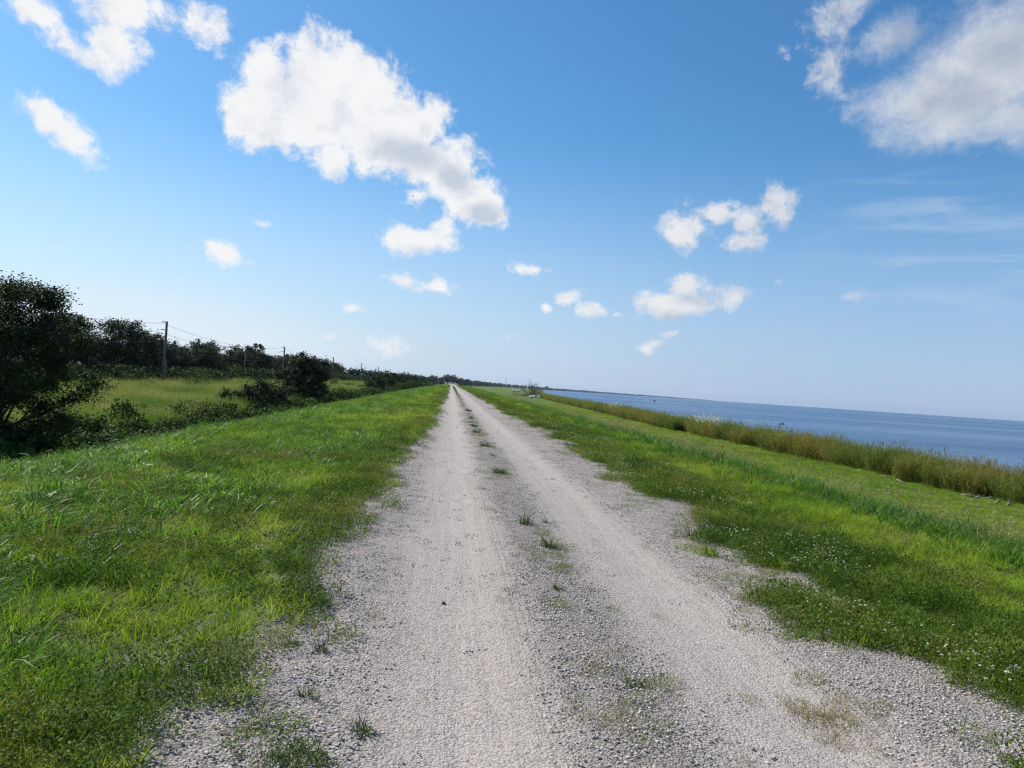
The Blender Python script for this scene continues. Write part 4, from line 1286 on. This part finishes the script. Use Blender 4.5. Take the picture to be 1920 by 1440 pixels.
w = bpy.data.worlds.new('World'); SC.world = w; w.use_nodes = True
nt = NT(w.node_tree); bg = w.node_tree.nodes['Background']
sky = nt.new('ShaderNodeTexSky', sky_type='NISHITA'); sky.sun_disc = False
sky.sun_elevation = SUN_EL; sky.sun_rotation = SUN_AZ; sky.altitude = 0; sky.air_density = 1.0; sky.dust_density = .5; sky.ozone_density = 2.0
tc = nt.new('ShaderNodeTexCoord').outputs['Generated']
sp = nt.new('ShaderNodeSeparateXYZ'); nt.l.new(tc, sp.inputs[0])
az = nt.math('ARCTAN2', sp.outputs[0], sp.outputs[1]); el = nt.math('ARCSINE', sp.outputs[2])
cb = nt.new('ShaderNodeCombineXYZ'); nt.l.new(az, cb.inputs[0]); nt.l.new(el, cb.inputs[1])
cg = cloud_group()
g1 = nt.new('ShaderNodeGroup'); g1.node_tree = cg; nt.l.new(cb.outputs[0], g1.inputs[0])
def spots(lst):
    acc = None
    nz = nt.math('MULTIPLY', nt.math('SUBTRACT', nt.noise(cb.outputs[0], 16, 5, .6), .5), 1.1)
    for px, py, rx, ry, turn, wt in lst:
        a, e = azel(px, py)
        mp = nt.new('ShaderNodeMapping', vector_type='TEXTURE'); nt.l.new(cb.outputs[0], mp.inputs[0])
        mp.inputs['Location'].default_value = (a, e, 0); mp.inputs['Rotation'].default_value = (0, 0, -math.radians(turn - 3.8)); mp.inputs['Scale'].default_value = (rx / F, ry / F, 1)
        v = nt.math('MULTIPLY', nt.math('SUBTRACT', 1.0, nt.math('ADD', nt.vmath('LENGTH', mp.outputs[0]), nz), clamp=True), wt)
        acc = v if acc is None else nt.math('MAXIMUM', acc, v)
    return nt.smooth(acc, .0, .75)


# shaded undersides of the clouds
BASES = [(770, 290, 120, 42, 12, .75), (850, 335, 70, 40, 35, .7), (905, 400, 60, 30, 5, .8), (545, 180, 60, 50, 30, .35), (790, 470, 60, 18, 5, .5), (1262, 600, 80, 24, 0, .7), (1290, 560, 40, 22, 0, .5),
         (1270, 470, 50, 22, 0, .4), (1800, 190, 120, 60, 10, .8), (1900, 90, 90, 70, 0, .8), (1720, 60, 90, 40, 0, .7), (1570, 30, 70, 30, 0, .5), (1440, 425, 50, 20, 0, .4), (815, 552, 40, 14, 0, .5)]
dens = nt.smooth(g1.outputs[0], .0, .50)
shade = nt.math('ADD', spots(BASES), nt.math('MULTIPLY', nt.smooth(nt.noise(cb.outputs[0], 26, 6, .6), .46, .70), .42), clamp=True)
# thin cirrus, lower right
cn = nt.noise(nt.scale(cb.outputs[0], (5, 34, 1), (.4, 0, 0)), 1.0, 6, .6, dist=.6)
ca, ce = azel(1850, 430)
mp = nt.new('ShaderNodeMapping', vector_type='TEXTURE'); nt.l.new(cb.outputs[0], mp.inputs[0]); mp.inputs['Location'].default_value = (ca, ce, 0); mp.inputs['Scale'].default_value = (.26, .13, 1)
cir = nt.math('MULTIPLY', nt.math('MULTIPLY', nt.smooth(cn, .46, .72), nt.smooth(nt.vmath('LENGTH', mp.outputs[0]), 1.0, .2)), .24)
# milky veil low on the left
va, ve = azel(250, 640)
mp = nt.new('ShaderNodeMapping', vector_type='TEXTURE'); nt.l.new(cb.outputs[0], mp.inputs[0]); mp.inputs['Location'].default_value = (va, ve, 0); mp.inputs['Scale'].default_value = (.36, .09, 1)
vn = nt.noise(nt.scale(cb.outputs[0], (6, 22, 1)), 1.0, 5, .6)
veil = nt.math('MULTIPLY', nt.smooth(nt.vmath('LENGTH', mp.outputs[0]), 1.0, .1), nt.math('MULTIPLY_ADD', vn, .8, .15))
skyc = sky.outputs[0]
skys = nt.mix(1.0, skyc, (.073, .097, .110), 'MULTIPLY')
hs = nt.new('ShaderNodeHueSaturation'); hs.inputs['Saturation'].default_value = 1.12; nt.l.new(skys, hs.inputs['Color'])
hor = nt.math('MULTIPLY', nt.smooth(el, .33, -.03), .86)
airc = nt.mix(nt.smooth(az, -.5, .6), (.56, .64, .76), (.34, .44, .66))
clear = nt.mix(hor, hs.outputs[0], airc)
c = nt.mix(nt.math('MAXIMUM', cir, veil), clear, (.68, .73, .80))
cl = nt.mix(shade, (.75, .755, .77), (.47, .52, .60))
cl = nt.mix(nt.smooth(az, .05, .55), cl, nt.mix(1.0, cl, (.74, .77, .83), 'MULTIPLY'))
c = nt.mix(dens, c, cl)
nt.set(bg.inputs['Color'], c); bg.inputs['Strength'].default_value = 1.0
w.cycles.sampling_method = 'MANUAL'; w.cycles.sample_map_resolution = 512

SC.view_settings.view_transform = 'Standard'; SC.view_settings.look = 'None'
SC.view_settings.gamma = 1; SC.view_settings.exposure = 0.28
SC.cycles.use_denoising = True; SC.cycles.denoiser = 'OPENIMAGEDENOISE'; SC.cycles.denoising_prefilter = 'NONE'; SC.cycles.denoising_input_passes = 'RGB_ALBEDO_NORMAL'
SC.cycles.pixel_filter_type = 'BLACKMAN_HARRIS'; SC.cycles.filter_width = 1.25
SC.cycles.sample_clamp_indirect = 4.0
SC.render.engine = 'CYCLES'
SC.cycles.max_bounces = 5; SC.cycles.diffuse_bounces = 2; SC.cycles.transmission_bounces = 3
